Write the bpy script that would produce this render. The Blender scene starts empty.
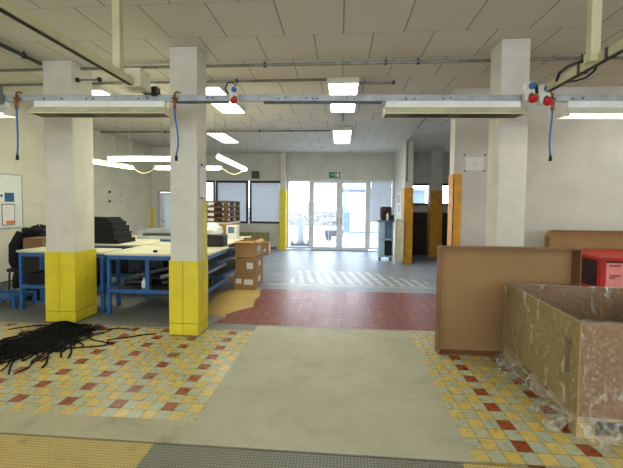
import bpy, bmesh, math, random
from mathutils import Vector, Matrix
random.seed(7)
S = bpy.context.scene
COL = S.collection
PI = math.pi

# ------------------------------------------------------------------ materials
def lin(c):
    return tuple(((v/255)/12.92 if v/255 <= .04045 else ((v/255+.055)/1.055)**2.4) for v in c) + (1,)

class NT:
    """tiny node-graph helper"""
    def __init__(self, name):
        self.m = bpy.data.materials.new(name); self.m.use_nodes = True
        self.t = self.m.node_tree; self.t.nodes.clear()
        self.out = self.t.nodes.new('ShaderNodeOutputMaterial')
    def n(self, kind, **kw):
        x = self.t.nodes.new(kind)
        for k, v in kw.items(): setattr(x, k, v)
        return x
    def put(self, sock, v):
        if hasattr(v, 'is_output'): self.t.links.new(v, sock)
        elif isinstance(v, (tuple, list)) and len(v) == 3 and sock.type == 'RGBA': sock.default_value = lin(v)
        else: sock.default_value = v
    def math(self, op, a, b=0.0, c=None):
        x = self.n('ShaderNodeMath', operation=op)
        self.put(x.inputs[0], a); self.put(x.inputs[1], b)
        if c is not None: self.put(x.inputs[2], c)
        return x.outputs[0]
    def mix(self, f, a, b, blend='MIX'):
        x = self.n('ShaderNodeMix', data_type='RGBA', blend_type=blend)
        self.put(x.inputs[0], f); self.put(x.inputs[6], a); self.put(x.inputs[7], b)
        return x.outputs[2]
    def coord(self):
        return self.n('ShaderNodeTexCoord').outputs['Object']
    def geo(self):
        return self.n('ShaderNodeNewGeometry').outputs['Position']
    def xyz(self, v):
        x = self.n('ShaderNodeSeparateXYZ'); self.put(x.inputs[0], v); return x.outputs
    def noise(self, v, scale, detail=3, rough=.55):
        x = self.n('ShaderNodeTexNoise'); self.put(x.inputs['Vector'], v)
        x.inputs['Scale'].default_value = scale; x.inputs['Detail'].default_value = detail; x.inputs['Roughness'].default_value = rough
        return x.outputs[0]
    def ramp(self, f, a, b):
        x = self.n('ShaderNodeMapRange'); self.put(x.inputs[0], f); x.inputs[1].default_value = a; x.inputs[2].default_value = b
        return x.outputs[0]
    def white(self, a, b):
        c = self.n('ShaderNodeCombineXYZ'); self.put(c.inputs[0], a); self.put(c.inputs[1], b)
        x = self.n('ShaderNodeTexWhiteNoise', noise_dimensions='2D'); self.put(x.inputs['Vector'], c.outputs[0]); return x.outputs[0]
    def bump(self, h, strength=.3, dist=.01):
        x = self.n('ShaderNodeBump'); self.put(x.inputs['Height'], h)
        x.inputs['Strength'].default_value = strength; x.inputs['Distance'].default_value = dist
        return x.outputs[0]
    def pbr(self, col, rough=.6, metal=0., normal=None, spec=.5, **kw):
        p = self.n('ShaderNodeBsdfPrincipled')
        self.put(p.inputs['Base Color'], col); self.put(p.inputs['Roughness'], rough); self.put(p.inputs['Metallic'], metal)
        p.inputs['Specular IOR Level'].default_value = spec
        if normal is not None: self.put(p.inputs['Normal'], normal)
        for k, v in kw.items(): self.put(p.inputs[k], v)
        self.t.links.new(p.outputs[0], self.out.inputs[0]); return self.m

def plain(name, c, rough=.6, metal=0., var=.08, scale=9, bump=0., spec=.5, c2=None):
    g = NT(name); v = g.coord(); f = g.noise(v, scale)
    c2 = c2 or tuple(max(0, int(k*(1-var*2.2))) for k in c)
    f2 = g.ramp(f, .35, .75)
    return g.pbr(g.mix(f2, c, c2), rough, metal, g.bump(f, bump, .01) if bump else None, spec)

M = {}
M['wall'] = plain('wall_paint', (206,202,184), .75, var=.03, scale=2.5)
M['wall_r'] = plain('wall_paint_grey', (204,199,190), .75, var=.03, scale=2.5)
M['wall_b'] = plain('wall_paint_far', (205,203,193), .75, var=.03, scale=2.5)
M['pillar'] = plain('pillar_paint', (210,205,192), .7, var=.03, scale=4)
M['white'] = plain('white_paint', (225,225,218), .5, var=.03)
M['whitepl'] = plain('white_plastic', (215,213,200), .4, var=.03)
M['cream'] = plain('cream_laminate', (214,208,180), .45, var=.05, scale=5)
M['creamst'] = plain('cream_steel', (205,200,160), .45, var=.05, scale=5)
M['alu'] = plain('grey_aluminium', (168,174,178), .4, .35, var=.08)
M['steel'] = plain('galvanised_steel', (150,148,138), .45, .5, var=.12)
M['blue'] = plain('blue_steel', (46,100,160), .45, var=.12, scale=14)
M['bluegrey'] = plain('blue_grey_steel', (92,112,140), .45, var=.1)
M['black'] = plain('black_plastic', (16,16,17), .55, var=.2)
M['foam'] = plain('black_foam', (20,20,22), .9, var=.2, scale=30, bump=.3)
M['cloth'] = plain('black_cloth', (15,15,18), .95, var=.2, scale=14, bump=.6)
M['strap'] = plain('black_strap', (10,10,10), .75, var=.2, scale=20, spec=.2)
M['frame_b'] = plain('dark_window_frame', (30,28,30), .5, var=.1)
M['frame_w'] = plain('white_window_frame', (222,222,224), .4, var=.03)
M['tube_hose'] = plain('blue_hose', (46,98,170), .4, var=.05)
M['brass'] = plain('brass', (150,110,60), .35, .8, var=.1)
M['copper'] = plain('copper_fitting', (160,95,70), .4, .6, var=.1)
M['red'] = plain('red_plastic', (190,28,24), .4, var=.1)
M['redd'] = plain('dark_red_plastic', (52,14,20), .5, var=.15)
M['bluecap'] = plain('blue_plastic', (60,110,180), .4, var=.05)
M['orange'] = plain('orange_paint', (222,156,46), .55, var=.08, scale=7)
M['brown'] = plain('dark_brown_wood', (62,44,32), .6, var=.2, scale=6)
M['wood'] = plain('pallet_wood', (128,96,62), .8, var=.16, scale=10, bump=.2)
M['woodp'] = plain('pale_pallet_wood', (186,160,112), .8, var=.14, scale=10, bump=.2)
M['green'] = plain('exit_green', (20,120,70), .5, var=.03)
M['grey'] = plain('mid_grey_plastic', (120,122,122), .5, var=.06)
M['dgrey'] = plain('dark_grey_plastic', (62,64,66), .5, var=.08)
M['lgrey'] = plain('pale_grey_steel', (176,180,182), .45, var=.05)
M['paper'] = plain('paper', (226,224,220), .8, var=.02)
M['pink'] = plain('pink_paper', (226,140,134), .8, var=.03)
M['paperblue'] = plain('blue_print', (46,98,150), .7, var=.25, scale=40)
M['paperor'] = plain('orange_print', (220,120,70), .7, var=.05)
M['ink'] = plain('grey_ink', (70,60,60), .8, var=.05)
M['inkbr'] = plain('brown_ink', (58,42,22), .8, var=.05)
M['inkred'] = plain('dark_red_ink', (130,40,44), .8, var=.05)
M['board'] = plain('whiteboard_enamel', (214,216,206), .3, var=.02)
M['paleblue'] = plain('pale_blue_steel', (170,198,222), .45, var=.05)
M['louvre'] = plain('unlit_reflector_brown', (104,90,70), .6, var=.1)  # shade tone for the unlit strip light reflectors, painted as brown
M['radiator'] = plain('radiator_enamel', (238,230,198), .4, var=.03)
M['lgreen'] = plain('olive_enamel', (150,148,100), .5, var=.06)
M['snow'] = plain('pale_ground', (225,228,232), .9, var=.05, scale=1.2)
M['hedge'] = plain('bare_hedge', (158,152,150), .9, var=.3, scale=6, bump=.6)
M['tarmac'] = plain('wet_paving', (150,155,165), .6, var=.1, scale=3)

def yellow_paint():
    g = NT('yellow_paint'); v = g.geo()
    f = g.ramp(g.noise(v, 5, 4), .3, .8)
    c = g.mix(f, (222,204,40), (206,186,34))
    chips = g.math('GREATER_THAN', g.noise(v, 13, 4, .7), .70)
    c = g.mix(chips, c, (120,98,36))
    return g.pbr(c, .5, 0)
M['yellow'] = yellow_paint()

def card(name, a, b):
    g = NT(name); v = g.geo(); x = g.xyz(v)
    f = g.ramp(g.noise(v, 3.2, 4), .3, .75)
    return g.pbr(g.mix(f, a, b), .75, 0, g.bump(g.noise(v, 22, 2), .08, .01))
M['card'] = card('cardboard', (160,124,80), (146,112,70))
M['cardl'] = card('pale_cardboard', (178,138,88), (165,126,78))
M['cardo'] = card('olive_cardboard', (150,124,68), (136,110,58))
M['cardd'] = card('brown_cardboard', (134,98,62), (120,86,54))

def floor_tiles():
    g = NT('mottled_floor_tiles'); p = g.geo(); x = g.xyz(p)
    ux = g.math('ADD', g.math('DIVIDE', g.math('ADD', x[0], 1.324), .10667), 400.5)
    uy = g.math('ADD', g.math('DIVIDE', g.math('SUBTRACT', x[1], 2.735), .12025), 400.5)
    i = g.math('FLOOR', ux); j = g.math('FLOOR', uy); fx = g.math('FRACT', ux); fy = g.math('FRACT', uy)
    i4 = g.math('LESS_THAN', g.math('MODULO', i, 4.0), .5); j2 = g.math('LESS_THAN', g.math('MODULO', j, 2.0), .5)
    red = g.math('MULTIPLY', i4, j2)
    chk = g.math('LESS_THAN', g.math('MODULO', g.math('ADD', i, j), 2.0), .5)
    rnd = g.white(i, j)
    n1 = g.ramp(g.noise(p, 55, 3, .7), .3, .7); n2 = g.noise(p, 18, 4)
    yel = g.mix(n1, (216,180,70), (192,166,92)); yel = g.mix(g.math('MULTIPLY', rnd, .4), yel, (206,190,140))
    gry = g.mix(n1, (186,188,160), (148,160,148)); gry = g.mix(g.math('MULTIPLY', rnd, .45), gry, (196,186,142))
    rd = g.mix(n1, (152,66,28), (130,50,24))
    c = g.mix(chk, gry, yel); c = g.mix(red, c, rd)
    dirt = g.ramp(g.noise(p, 2.2, 4), .42, .8)
    c = g.mix(g.math('MULTIPLY', dirt, .35), c, (140,122,84))
    e = g.math('MINIMUM', g.math('MINIMUM', fx, g.math('SUBTRACT', 1.0, fx)), g.math('MINIMUM', fy, g.math('SUBTRACT', 1.0, fy)))
    gr = g.math('LESS_THAN', e, .028)
    c = g.mix(g.math('MULTIPLY', gr, .75), c, (118,104,66))
    return g.pbr(c, g.ramp(n2, 0.0, 1.6), 0, g.bump(g.math('SUBTRACT', 1.0, gr), .25, .003), spec=.35)
M['tiles'] = floor_tiles()

def concrete(name, a, b, rough=.55, stain=(120,112,88), amt=.4):
    g = NT(name); p = g.geo()
    c = g.mix(g.ramp(g.noise(p, 1.3, 5), .35, .7), a, b)
    c = g.mix(g.math('MULTIPLY', g.ramp(g.noise(p, 3.7, 6, .65), .5, .8), amt), c, stain)
    sp = g.math('GREATER_THAN', g.noise(p, 26, 2), .74)
    c = g.mix(g.math('MULTIPLY', sp, .6), c, stain)
    return g.pbr(c, g.math('ADD', rough-.1, g.math('MULTIPLY', g.noise(p, 6, 3), .25)), 0, g.bump(g.noise(p, 9, 5), .08, .01), spec=.4)
M['conc'] = concrete('patched_concrete', (176,172,150), (162,158,136))
M['strip'] = concrete('kerb_concrete', (178,170,140), (164,158,132), stain=(100,90,66), amt=.6)
M['grey_floor'] = concrete('grey_worn_concrete', (138,138,130), (116,118,114), .45, stain=(84,84,80))
M['ochre'] = concrete('ochre_worn_floor', (200,168,92), (176,148,86), stain=(150,140,116), amt=.8)

def back_floor():
    g = NT('painted_workshop_floor'); p = g.geo(); x = g.xyz(p)
    c = g.mix(g.ramp(g.noise(p, 1.1, 5), .35, .7), (148,154,168), (126,132,146))
    c = g.mix(g.math('MULTIPLY', g.ramp(g.noise(p, 4.2, 5, .65), .5, .8), .4), c, (98,100,102))
    # worn painted hatching: lines fan slightly as in the photo
    t = g.math('DIVIDE', x[0], g.math('SUBTRACT', 1.0, g.math('MULTIPLY', g.math('SUBTRACT', x[1], 7.5), .12)))
    u = g.math('FRACT', g.math('ADD', g.math('DIVIDE', g.math('ADD', x[0], g.math('MULTIPLY', g.math('SUBTRACT', x[1], 7.5), .16)), .205), 50.0))
    bar = g.math('LESS_THAN', u, .5)
    m = g.math('MULTIPLY', g.math('GREATER_THAN', x[1], 7.45), g.math('LESS_THAN', x[1], g.math('SUBTRACT', 8.95, g.math('MULTIPLY', g.math('MAXIMUM', g.math('SUBTRACT', x[0], .6), 0.0), .85))))
    m = g.math('MULTIPLY', m, g.math('MULTIPLY', g.math('GREATER_THAN', x[0], -1.05), g.math('LESS_THAN', x[0], 1.85)))
    edge = g.math('MULTIPLY', g.math('GREATER_THAN', x[1], 7.22), g.math('LESS_THAN', x[1], 7.4))
    edge = g.math('MULTIPLY', edge, g.math('MULTIPLY', g.math('GREATER_THAN', x[0], -1.5), g.math('LESS_THAN', x[0], 2.0)))
    wear = g.ramp(g.noise(p, 5, 5, .7), .8, .36)
    k = g.math('MULTIPLY', g.math('MAXIMUM', g.math('MULTIPLY', bar, m), g.math('MULTIPLY', edge, .45)), wear)
    c = g.mix(g.math('MULTIPLY', k, .75), c, (226,226,220))
    return g.pbr(c, g.math('ADD', .30, g.math('MULTIPLY', g.noise(p, 5, 4), .25)), 0, None, spec=.4)
M['back_floor'] = back_floor()

def quarry():
    g = NT('red_quarry_tiles'); p = g.geo(); x = g.xyz(p)
    ux = g.math('ADD', g.math('DIVIDE', x[0], .152), 100.0); uy = g.math('ADD', g.math('DIVIDE', g.math('SUBTRACT', x[1], 4.76), .172), 100.0)
    fx = g.math('FRACT', ux); fy = g.math('FRACT', uy); rnd = g.white(g.math('FLOOR', ux), g.math('FLOOR', uy))
    c = g.mix(g.ramp(g.noise(p, 20, 4), .3, .7), (120,50,40), (104,40,36)); c = g.mix(g.math('MULTIPLY', rnd, .4), c, (132,62,50))
    e = g.math('MINIMUM', g.math('MINIMUM', fx, g.math('SUBTRACT', 1.0, fx)), g.math('MINIMUM', fy, g.math('SUBTRACT', 1.0, fy)))
    gr = g.math('LESS_THAN', e, .03)
    worn = g.math('MULTIPLY', gr, g.math('ADD', .25, g.math('MULTIPLY', g.math('GREATER_THAN', g.noise(p, 2.1, 3), .56), .5)))
    c = g.mix(worn, c, (190,140,110))
    d = g.math('GREATER_THAN', g.noise(p, 4.5, 5, .7), .71)
    c = g.mix(g.math('MULTIPLY', d, .5), c, (176,140,116))
    return g.pbr(c, g.math('ADD', .26, g.math('MULTIPLY', g.noise(p, 7, 4), .25)), 0, g.bump(g.math('SUBTRACT', 1.0, gr), .2, .003))
M['quarry'] = quarry()

def studs(name, a, b, rough, metal):
    g = NT(name); p = g.geo(); x = g.xyz(p)
    fx = g.math('FRACT', g.math('ADD', g.math('DIVIDE', x[0], .021), 500.0)); fy = g.math('FRACT', g.math('ADD', g.math('DIVIDE', x[1], .024), 500.0))
    d = g.math('MINIMUM', g.math('MINIMUM', fx, g.math('SUBTRACT', 1.0, fx)), g.math('MINIMUM', fy, g.math('SUBTRACT', 1.0, fy)))
    h = g.ramp(d, .06, .2)
    w = g.ramp(g.noise(p, 5, 5, .7), .55, .72)
    c = g.mix(h, b, a); c = g.mix(g.math('MULTIPLY', w, .5), c, (120,90,60))
    return g.pbr(c, rough, metal, g.bump(h, .5, .006))
M['plate_y'] = studs('yellow_studded_plate', (202,180,110), (156,134,78), .6, .0)
M['plate_g'] = studs('grey_studded_plate', (134,134,122), (92,92,84), .5, .2)

def ceiling_mat():
    g = NT('ceiling_panels'); p = g.geo(); x = g.xyz(p)
    ry = g.math('ADD', g.math('DIVIDE', g.math('SUBTRACT', x[1], 4.05), .68), 40.0)
    row = g.math('FLOOR', ry); fy = g.math('FRACT', ry)
    odd = g.math('LESS_THAN', g.math('MODULO', row, 2.0), .5)
    rx = g.math('ADD', g.math('ADD', g.math('DIVIDE', g.math('SUBTRACT', x[0], .01), .645), 40.0), g.math('MULTIPLY', odd, .5))
    fx = g.math('FRACT', rx)
    ex = g.math('MINIMUM', fx, g.math('SUBTRACT', 1.0, fx)); ey = g.math('MINIMUM', fy, g.math('SUBTRACT', 1.0, fy))
    rnd = g.white(g.math('FLOOR', rx), row)
    c = g.mix(g.math('MULTIPLY', rnd, .5), (206,200,186), (198,192,178))
    c = g.mix(g.math('MULTIPLY', g.ramp(g.noise(p, 1.5, 4), .4, .7), .25), c, (190,186,170))
    c = g.mix(g.math('MULTIPLY', g.math('LESS_THAN', ey, .007), .35), c, (90,84,74))
    c = g.mix(g.math('MULTIPLY', g.math('LESS_THAN', ex, .0085), .8), c, (66,62,54))
    return g.pbr(c, .8, 0)
M['ceil'] = ceiling_mat()

def emit(name, c, s):
    g = NT(name); e = g.n('ShaderNodeEmission'); g.put(e.inputs[0], c); e.inputs[1].default_value = s
    g.t.links.new(e.outputs[0], g.out.inputs[0]); return g.m
M['lamp'] = emit('lamp_diffuser', (252,252,228), 11)
M['tube'] = emit('lamp_tube', (252,253,218), 12)

def glassy(name, transp, tint=(1,1,1,1), rough=.03, bump=False, gl=(1,1,1,1)):
    g = NT(name); t = g.n('ShaderNodeBsdfTransparent'); t.inputs[0].default_value = tint
    s = g.n('ShaderNodeBsdfGlossy'); s.inputs['Roughness'].default_value = rough; s.inputs[0].default_value = gl
    if bump:
        df = g.n('ShaderNodeBsdfDiffuse'); df.inputs[0].default_value = (.9,.9,.86,1)
        p = g.geo(); h = g.math('ADD', g.noise(p, 11, 5, .6), g.math('MULTIPLY', g.noise(p, 34, 3), .35))
        b = g.bump(h, 1.0, .12); g.t.links.new(b, s.inputs['Normal'])
    mx = g.n('ShaderNodeMixShader'); mx.inputs[0].default_value = 1-transp
    if bump:
        vm = g.n('ShaderNodeVectorMath', operation='MULTIPLY'); g.put(vm.inputs[0], g.geo()); vm.inputs[1].default_value = (15, 15, 4.5)
        st = g.ramp(g.noise(vm.outputs[0], 1.0, 5, .65), .575, .70); fine = g.ramp(g.noise(g.geo(), 42, 3, .6), .50, .66)
        low = g.math('MULTIPLY', g.ramp(g.xyz(g.geo())[2], .20, .13), g.ramp(g.noise(g.geo(), 26, 4, .6), .46, .62)); st = g.math('MAXIMUM', st, g.math('MULTIPLY', low, .55))
        g.put(mx.inputs[0], g.math('ADD', .06, g.math('MULTIPLY', g.math('MAXIMUM', st, g.math('MULTIPLY', fine, .24)), .75)))
    top = s.outputs[0]
    if bump:
        m2 = g.n('ShaderNodeMixShader'); m2.inputs[0].default_value = .5
        g.t.links.new(s.outputs[0], m2.inputs[1]); g.t.links.new(df.outputs[0], m2.inputs[2]); top = m2.outputs[0]
    g.t.links.new(t.outputs[0], mx.inputs[1]); g.t.links.new(top, mx.inputs[2]); g.t.links.new(mx.outputs[0], g.out.inputs[0])
    return g.m
M['glass'] = glassy('window_glass', .94)
M['film'] = glassy('stretch_film', .8, (.97,.97,.95,1), .16, True, (.95,.95,.9,1))

def blind_mat():
    g = NT('white_blind'); x = g.xyz(g.geo())
    f = g.math('FRACT', g.math('ADD', g.math('DIVIDE', x[2], .05), 10.0))
    c = g.mix(g.ramp(f, 0.0, .35), (178,186,200), (232,236,242))
    d = g.n('ShaderNodeBsdfDiffuse'); g.put(d.inputs[0], c); t = g.n('ShaderNodeBsdfTranslucent'); g.put(t.inputs[0], c)
    mx = g.n('ShaderNodeMixShader'); mx.inputs[0].default_value = .2
    g.t.links.new(d.outputs[0], mx.inputs[1]); g.t.links.new(t.outputs[0], mx.inputs[2]); g.t.links.new(mx.outputs[0], g.out.inputs[0]); return g.m
M['blind'] = blind_mat()

def bag_mat():
    g = NT('clear_plastic_bag'); d = g.n('ShaderNodeBsdfPrincipled'); g.put(d.inputs['Base Color'], (225,228,230)); d.inputs['Roughness'].default_value = .25
    t = g.n('ShaderNodeBsdfTransparent'); mx = g.n('ShaderNodeMixShader'); mx.inputs[0].default_value = .75
    g.t.links.new(t.outputs[0], mx.inputs[1]); g.t.links.new(d.outputs[0], mx.inputs[2]); g.t.links.new(mx.outputs[0], g.out.inputs[0]); return g.m
M['bag'] = bag_mat()

# ------------------------------------------------------------------ builders
def wloc(o):
    v = Vector((0,0,0))
    while o is not None: v += o.location; o = o.parent
    return v

class MB:
    def __init__(self): self.b = bmesh.new()
    def box(self, x0, x1, y0, y1, z0, z1, bev=0, rz=0, rx=0, ry=0):
        c = Vector(((x0+x1)/2, (y0+y1)/2, (z0+z1)/2))
        m = Matrix.Translation(c) @ Matrix.Rotation(rz, 4, 'Z') @ Matrix.Rotation(ry, 4, 'Y') @ Matrix.Rotation(rx, 4, 'X') @ Matrix.Diagonal((abs(x1-x0), abs(y1-y0), abs(z1-z0), 1))
        r = bmesh.ops.create_cube(self.b, size=1, matrix=m)
        if bev:
            es = list({e for v in r['verts'] for e in v.link_edges})
            bmesh.ops.bevel(self.b, geom=es, offset=bev, segments=2, affect='EDGES', profile=.5)
        return self
    def tube(self, pts, r, n=8, cap=True, sq=False):
        pts = [Vector(p) for p in pts]; rings = []
        rs = r if isinstance(r, (list, tuple)) else [r]*len(pts)
        prev = None
        for k, p in enumerate(pts):
            a = pts[max(k-1, 0)]; c = pts[min(k+1, len(pts)-1)]; t = (c-a).normalized()
            if prev is None:
                u = t.orthogonal().normalized()
                if abs(t.z) < .9: u = t.cross(Vector((0,0,1))).normalized()
            else:
                u = (prev - t*prev.dot(t)).normalized()
            prev = u; w = t.cross(u)
            off = PI/n if sq else 0
            rings.append([self.b.verts.new(p + (u*math.cos(2*PI*q/n+off) + w*math.sin(2*PI*q/n+off))*rs[k]) for q in range(n)])
        for k in range(len(rings)-1):
            for q in range(n):
                self.b.faces.new((rings[k][q], rings[k][(q+1) % n], rings[k+1][(q+1) % n], rings[k+1][q]))
        if cap:
            self.b.faces.new(rings[0][::-1]); self.b.faces.new(rings[-1])
        return self
    def ribbon(self, pts, w, h):
        pts = [Vector(p) for p in pts]; rings = []
        for k, p in enumerate(pts):
            a = pts[max(k-1, 0)]; c = pts[min(k+1, len(pts)-1)]; t = (c-a).normalized()
            s = t.cross(Vector((0,0,1))).normalized()*w/2; up = Vector((0,0,h/2))
            rings.append([self.b.verts.new(p+d) for d in (-s-up, s-up, s+up, -s+up)])
        for k in range(len(rings)-1):
            for q in range(4): self.b.faces.new((rings[k][q], rings[k][(q+1) % 4], rings[k+1][(q+1) % 4], rings[k+1][q]))
        self.b.faces.new(rings[0][::-1]); self.b.faces.new(rings[-1]); return self
    def lathe(self, c, prof, axis='Z', n=20):
        rings = []
        for r, h in prof:
            ring = []
            for q in range(n):
                a = 2*PI*q/n; x, y = r*math.cos(a), r*math.sin(a)
                v = {'Z': (x, y, h), 'Y': (x, h, y), 'X': (h, x, y)}[axis]
                ring.append(self.b.verts.new(Vector(c)+Vector(v)))
            rings.append(ring)
        for k in range(len(rings)-1):
            for q in range(n): self.b.faces.new((rings[k][q], rings[k][(q+1) % n], rings[k+1][(q+1) % n], rings[k+1][q]))
        self.b.faces.new(rings[0][::-1]); self.b.faces.new(rings[-1])
        return self
    def poly(self, pts, z0, z1):
        lo = [self.b.verts.new((x, y, z0)) for x, y in pts]; hi = [self.b.verts.new((x, y, z1)) for x, y in pts]
        self.b.faces.new(lo[::-1]); self.b.faces.new(hi); n = len(pts)
        for k in range(n): self.b.faces.new((lo[k], lo[(k+1) % n], hi[(k+1) % n], hi[k]))
        return self
    def prism(self, pts, axis, a0, a1):
        """outline pts in the two other axes, extruded along axis"""
        def V(p, a): return {'X': (a, p[0], p[1]), 'Y': (p[0], a, p[1])}[axis]
        lo = [self.b.verts.new(V(p, a0)) for p in pts]; hi = [self.b.verts.new(V(p, a1)) for p in pts]
        self.b.faces.new(lo[::-1]); self.b.faces.new(hi); n = len(pts)
        for k in range(n): self.b.faces.new((lo[k], lo[(k+1) % n], hi[(k+1) % n], hi[k]))
        return self
    def sheet(self, fn, nu, nv):
        g = [[self.b.verts.new(fn(u/nu, v/nv)) for v in range(nv+1)] for u in range(nu+1)]
        for u in range(nu):
            for v in range(nv): self.b.faces.new((g[u][v], g[u+1][v], g[u+1][v+1], g[u][v+1]))
        return self
    def build(self, name, mat, parent=None, smooth=False, local=False, **props):
        bmesh.ops.recalc_face_normals(self.b, faces=self.b.faces)
        if parent is not None and not local:
            w = wloc(parent); bmesh.ops.translate(self.b, verts=self.b.verts, vec=-w)
        me = bpy.data.meshes.new(name); self.b.to_mesh(me); self.b.free()
        if smooth:
            for p in me.polygons: p.use_smooth = True
        me.materials.append(mat if not isinstance(mat, str) else M[mat])
        o = bpy.data.objects.new(name, me); COL.objects.link(o)
        if parent is not None: o.parent = parent
        for k, v in props.items(): o[k] = v
        return o

def thing(name, label, cat, loc=(0,0,0), rz=0, group=None):
    o = bpy.data.objects.new(name, None); COL.objects.link(o); o.empty_display_size = .1
    o.location = loc; o.rotation_euler = (0, 0, rz); o['label'] = label; o['category'] = cat
    if group: o['group'] = group
    return o
def tag(o, label, cat, group=None):
    o['label'] = label; o['category'] = cat
    if group: o['group'] = group
    return o
def recentre(o):
    """move the origin of a one-mesh thing to its base"""
    me = o.data; xs = [v.co for v in me.vertices]
    c = Vector(((min(v.x for v in xs)+max(v.x for v in xs))/2, (min(v.y for v in xs)+max(v.y for v in xs))/2, min(v.z for v in xs)))
    me.transform(Matrix.Translation(-c)); o.location = c; return o
def struct(name, mb, mat, parent=None):
    o = mb.build(name, mat, parent)
    if parent is None: o['kind'] = 'structure'
    return o
def dup(root, loc=None, rz=None, label=None, group=None):
    r = root.copy(); COL.objects.link(r)
    if loc is not None: r.location = loc
    if rz is not None: r.rotation_euler = (0, 0, rz)
    if label: r['label'] = label
    if group: r['group'] = group
    for ch in list(root.children):
        c = ch.copy(); COL.objects.link(c); c.parent = r
        for g in list(ch.children):
            d = g.copy(); COL.objects.link(d); d.parent = c
    return r

# ------------------------------------------------------------------ setting
CZ = 3.47; BY = 13.1; LX = -6.2; RX = 7.0; FY = -5.0; RW = 6.0
T = -.06
def fl(name, pts, mat, z=0.0): return struct(name, MB().poly(pts, T, z), mat)
FX0, FX1 = LX-.15, RX+.15
fl('floor', [(-1.05,2.31),(.868,2.31),(.90,4.72),(-1.08,4.72),(-1.05,2.56)], 'conc')
fl('floor', [(FX0,2.31),(-1.05,2.31),(-1.05,2.56),(FX0,2.56)], 'strip')
fl('floor', [(FX0,2.56),(-1.05,2.56),(-1.08,4.52),(FX0,4.52)], 'tiles')
fl('floor', [(.868,2.31),(FX1,2.31),(FX1,4.62),(.898,4.62)], 'tiles')
fl('floor', [(.898,4.62),(FX1,4.62),(FX1,4.76),(.90,4.76)], 'conc')
fl('floor', [(FX0,4.52),(-1.08,4.52),(-1.08,4.72),(.90,4.72),(.90,4.76),(-1.72,4.76),(-1.72,5.0),(FX0,5.0)], 'grey_floor')
RB = [(-1.72,4.76),(-1.60,5.05),(-1.66,5.15),(-1.50,5.45),(-1.35,5.62),(-1.42,6.0),(-1.40,6.35),(-1.47,6.60),(-1.47,6.86)]
fl('floor', RB + [(2.6,6.86),(2.6,4.76),(.90,4.76)], 'quarry')
fl('floor', [(2.6,4.76),(FX1,4.76),(FX1,6.86),(2.6,6.86)], 'grey_floor')
fl('floor', RB[1:] + [(-2.05,6.86),(-2.15,6.3),(-2.1,5.6),(-1.9,5.15)], 'ochre')
fl('floor', [(-1.72,4.76),(-1.60,5.05),(-1.9,5.15),(-2.1,5.6),(-2.15,6.3),(-2.05,6.86),(FX0,6.86),(FX0,5.0),(-1.72,5.0)], 'grey_floor')
fl('floor', [(FX0,6.86),(FX1,6.86),(FX1,BY+.2),(FX0,BY+.2)], 'back_floor')
fl('floor', [(FX0,FY-.2),(FX1,FY-.2),(FX1,1.2),(FX0,1.2)], 'grey_floor')
# studded cover plates over the channel
fl('floor', [(FX0,1.2),(-1.20,1.2),(-1.22,2.285),(FX0,2.285)], 'plate_y', .004)
fl('floor', [(-1.20,1.2),(.78,1.2),(.78,2.285),(-1.22,2.285)], 'plate_g', .003)
fl('floor', [(.78,1.2),(FX1,1.2),(FX1,2.285),(.78,2.285)], 'plate_y', .004)
fl('floor', [(FX0,2.285),(FX1,2.285),(FX1,2.31),(FX0,2.31)], 'dgrey', -.012)

struct('ceiling', MB().box(FX0, FX1, FY-.2, BY+.2, CZ, CZ+.15), 'ceil')
def wall(name, boxes, mat='wall'):
    b = MB()
    for k in boxes: b.box(*k)
    return struct(name, b, mat)
wall('wall_left', [(LX-.15, LX, FY-.15, 11.6, 0, CZ)])
# far wall of the bench bay with its glazed door
wall('wall_bench_end', [(LX-.15, -6.02, 11.6, 11.75, 0, CZ), (-6.02, -5.18, 11.6, 11.75, 2.07, CZ), (-5.18, -5.10, 11.6, 11.75, 0, CZ), (-5.20, -5.10, 11.75, BY, 0, CZ)], 'wall_b')
WN = [(-5.00,-4.62), (-4.53,-3.38), (-3.27,-2.14)]
bb = [(-5.20, 7.15, BY, BY+.2, 2.53, CZ), (-5.20,-5.02, BY, BY+.2, 0, 2.53), (-2.12,-1.93, BY, BY+.2, 0, 2.53), (-5.02,-2.12, BY, BY+.2, 0, .94), (-5.02,-2.12, BY, BY+.2, 2.49, 2.53)]
bb += [(1.88, 2.45, BY, BY+.2, 0, 2.53), (2.45, 7.15, BY, BY+.2, 0, 1.66), (2.45, 7.15, BY, BY+.2, 2.42, 2.53)]
wall('wall_back', bb, 'wall_b')
wall('wall_side', [(1.87, 1.97, 10.74, BY, 0, CZ)], 'wall_b')
wall('wall_right', [(1.80, RX, RW, RW+.25, 0, CZ)], 'wall_r')
wall('wall_right_outer', [(RX, RX+.15, FY-.15, BY+.2, 0, CZ)], 'wall_r')
wall('wall_front', [(FX0, FX1, FY-.15, FY, 0, 1.0), (FX0, FX1, FY-.15, FY, 3.0, CZ), (FX0, -5.6, FY-.15, FY, 1.0, 3.0), (6.4, FX1, FY-.15, FY, 1.0, 3.0), (-.2, .3, FY-.15, FY, 1.0, 3.0)], 'wall')

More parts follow.
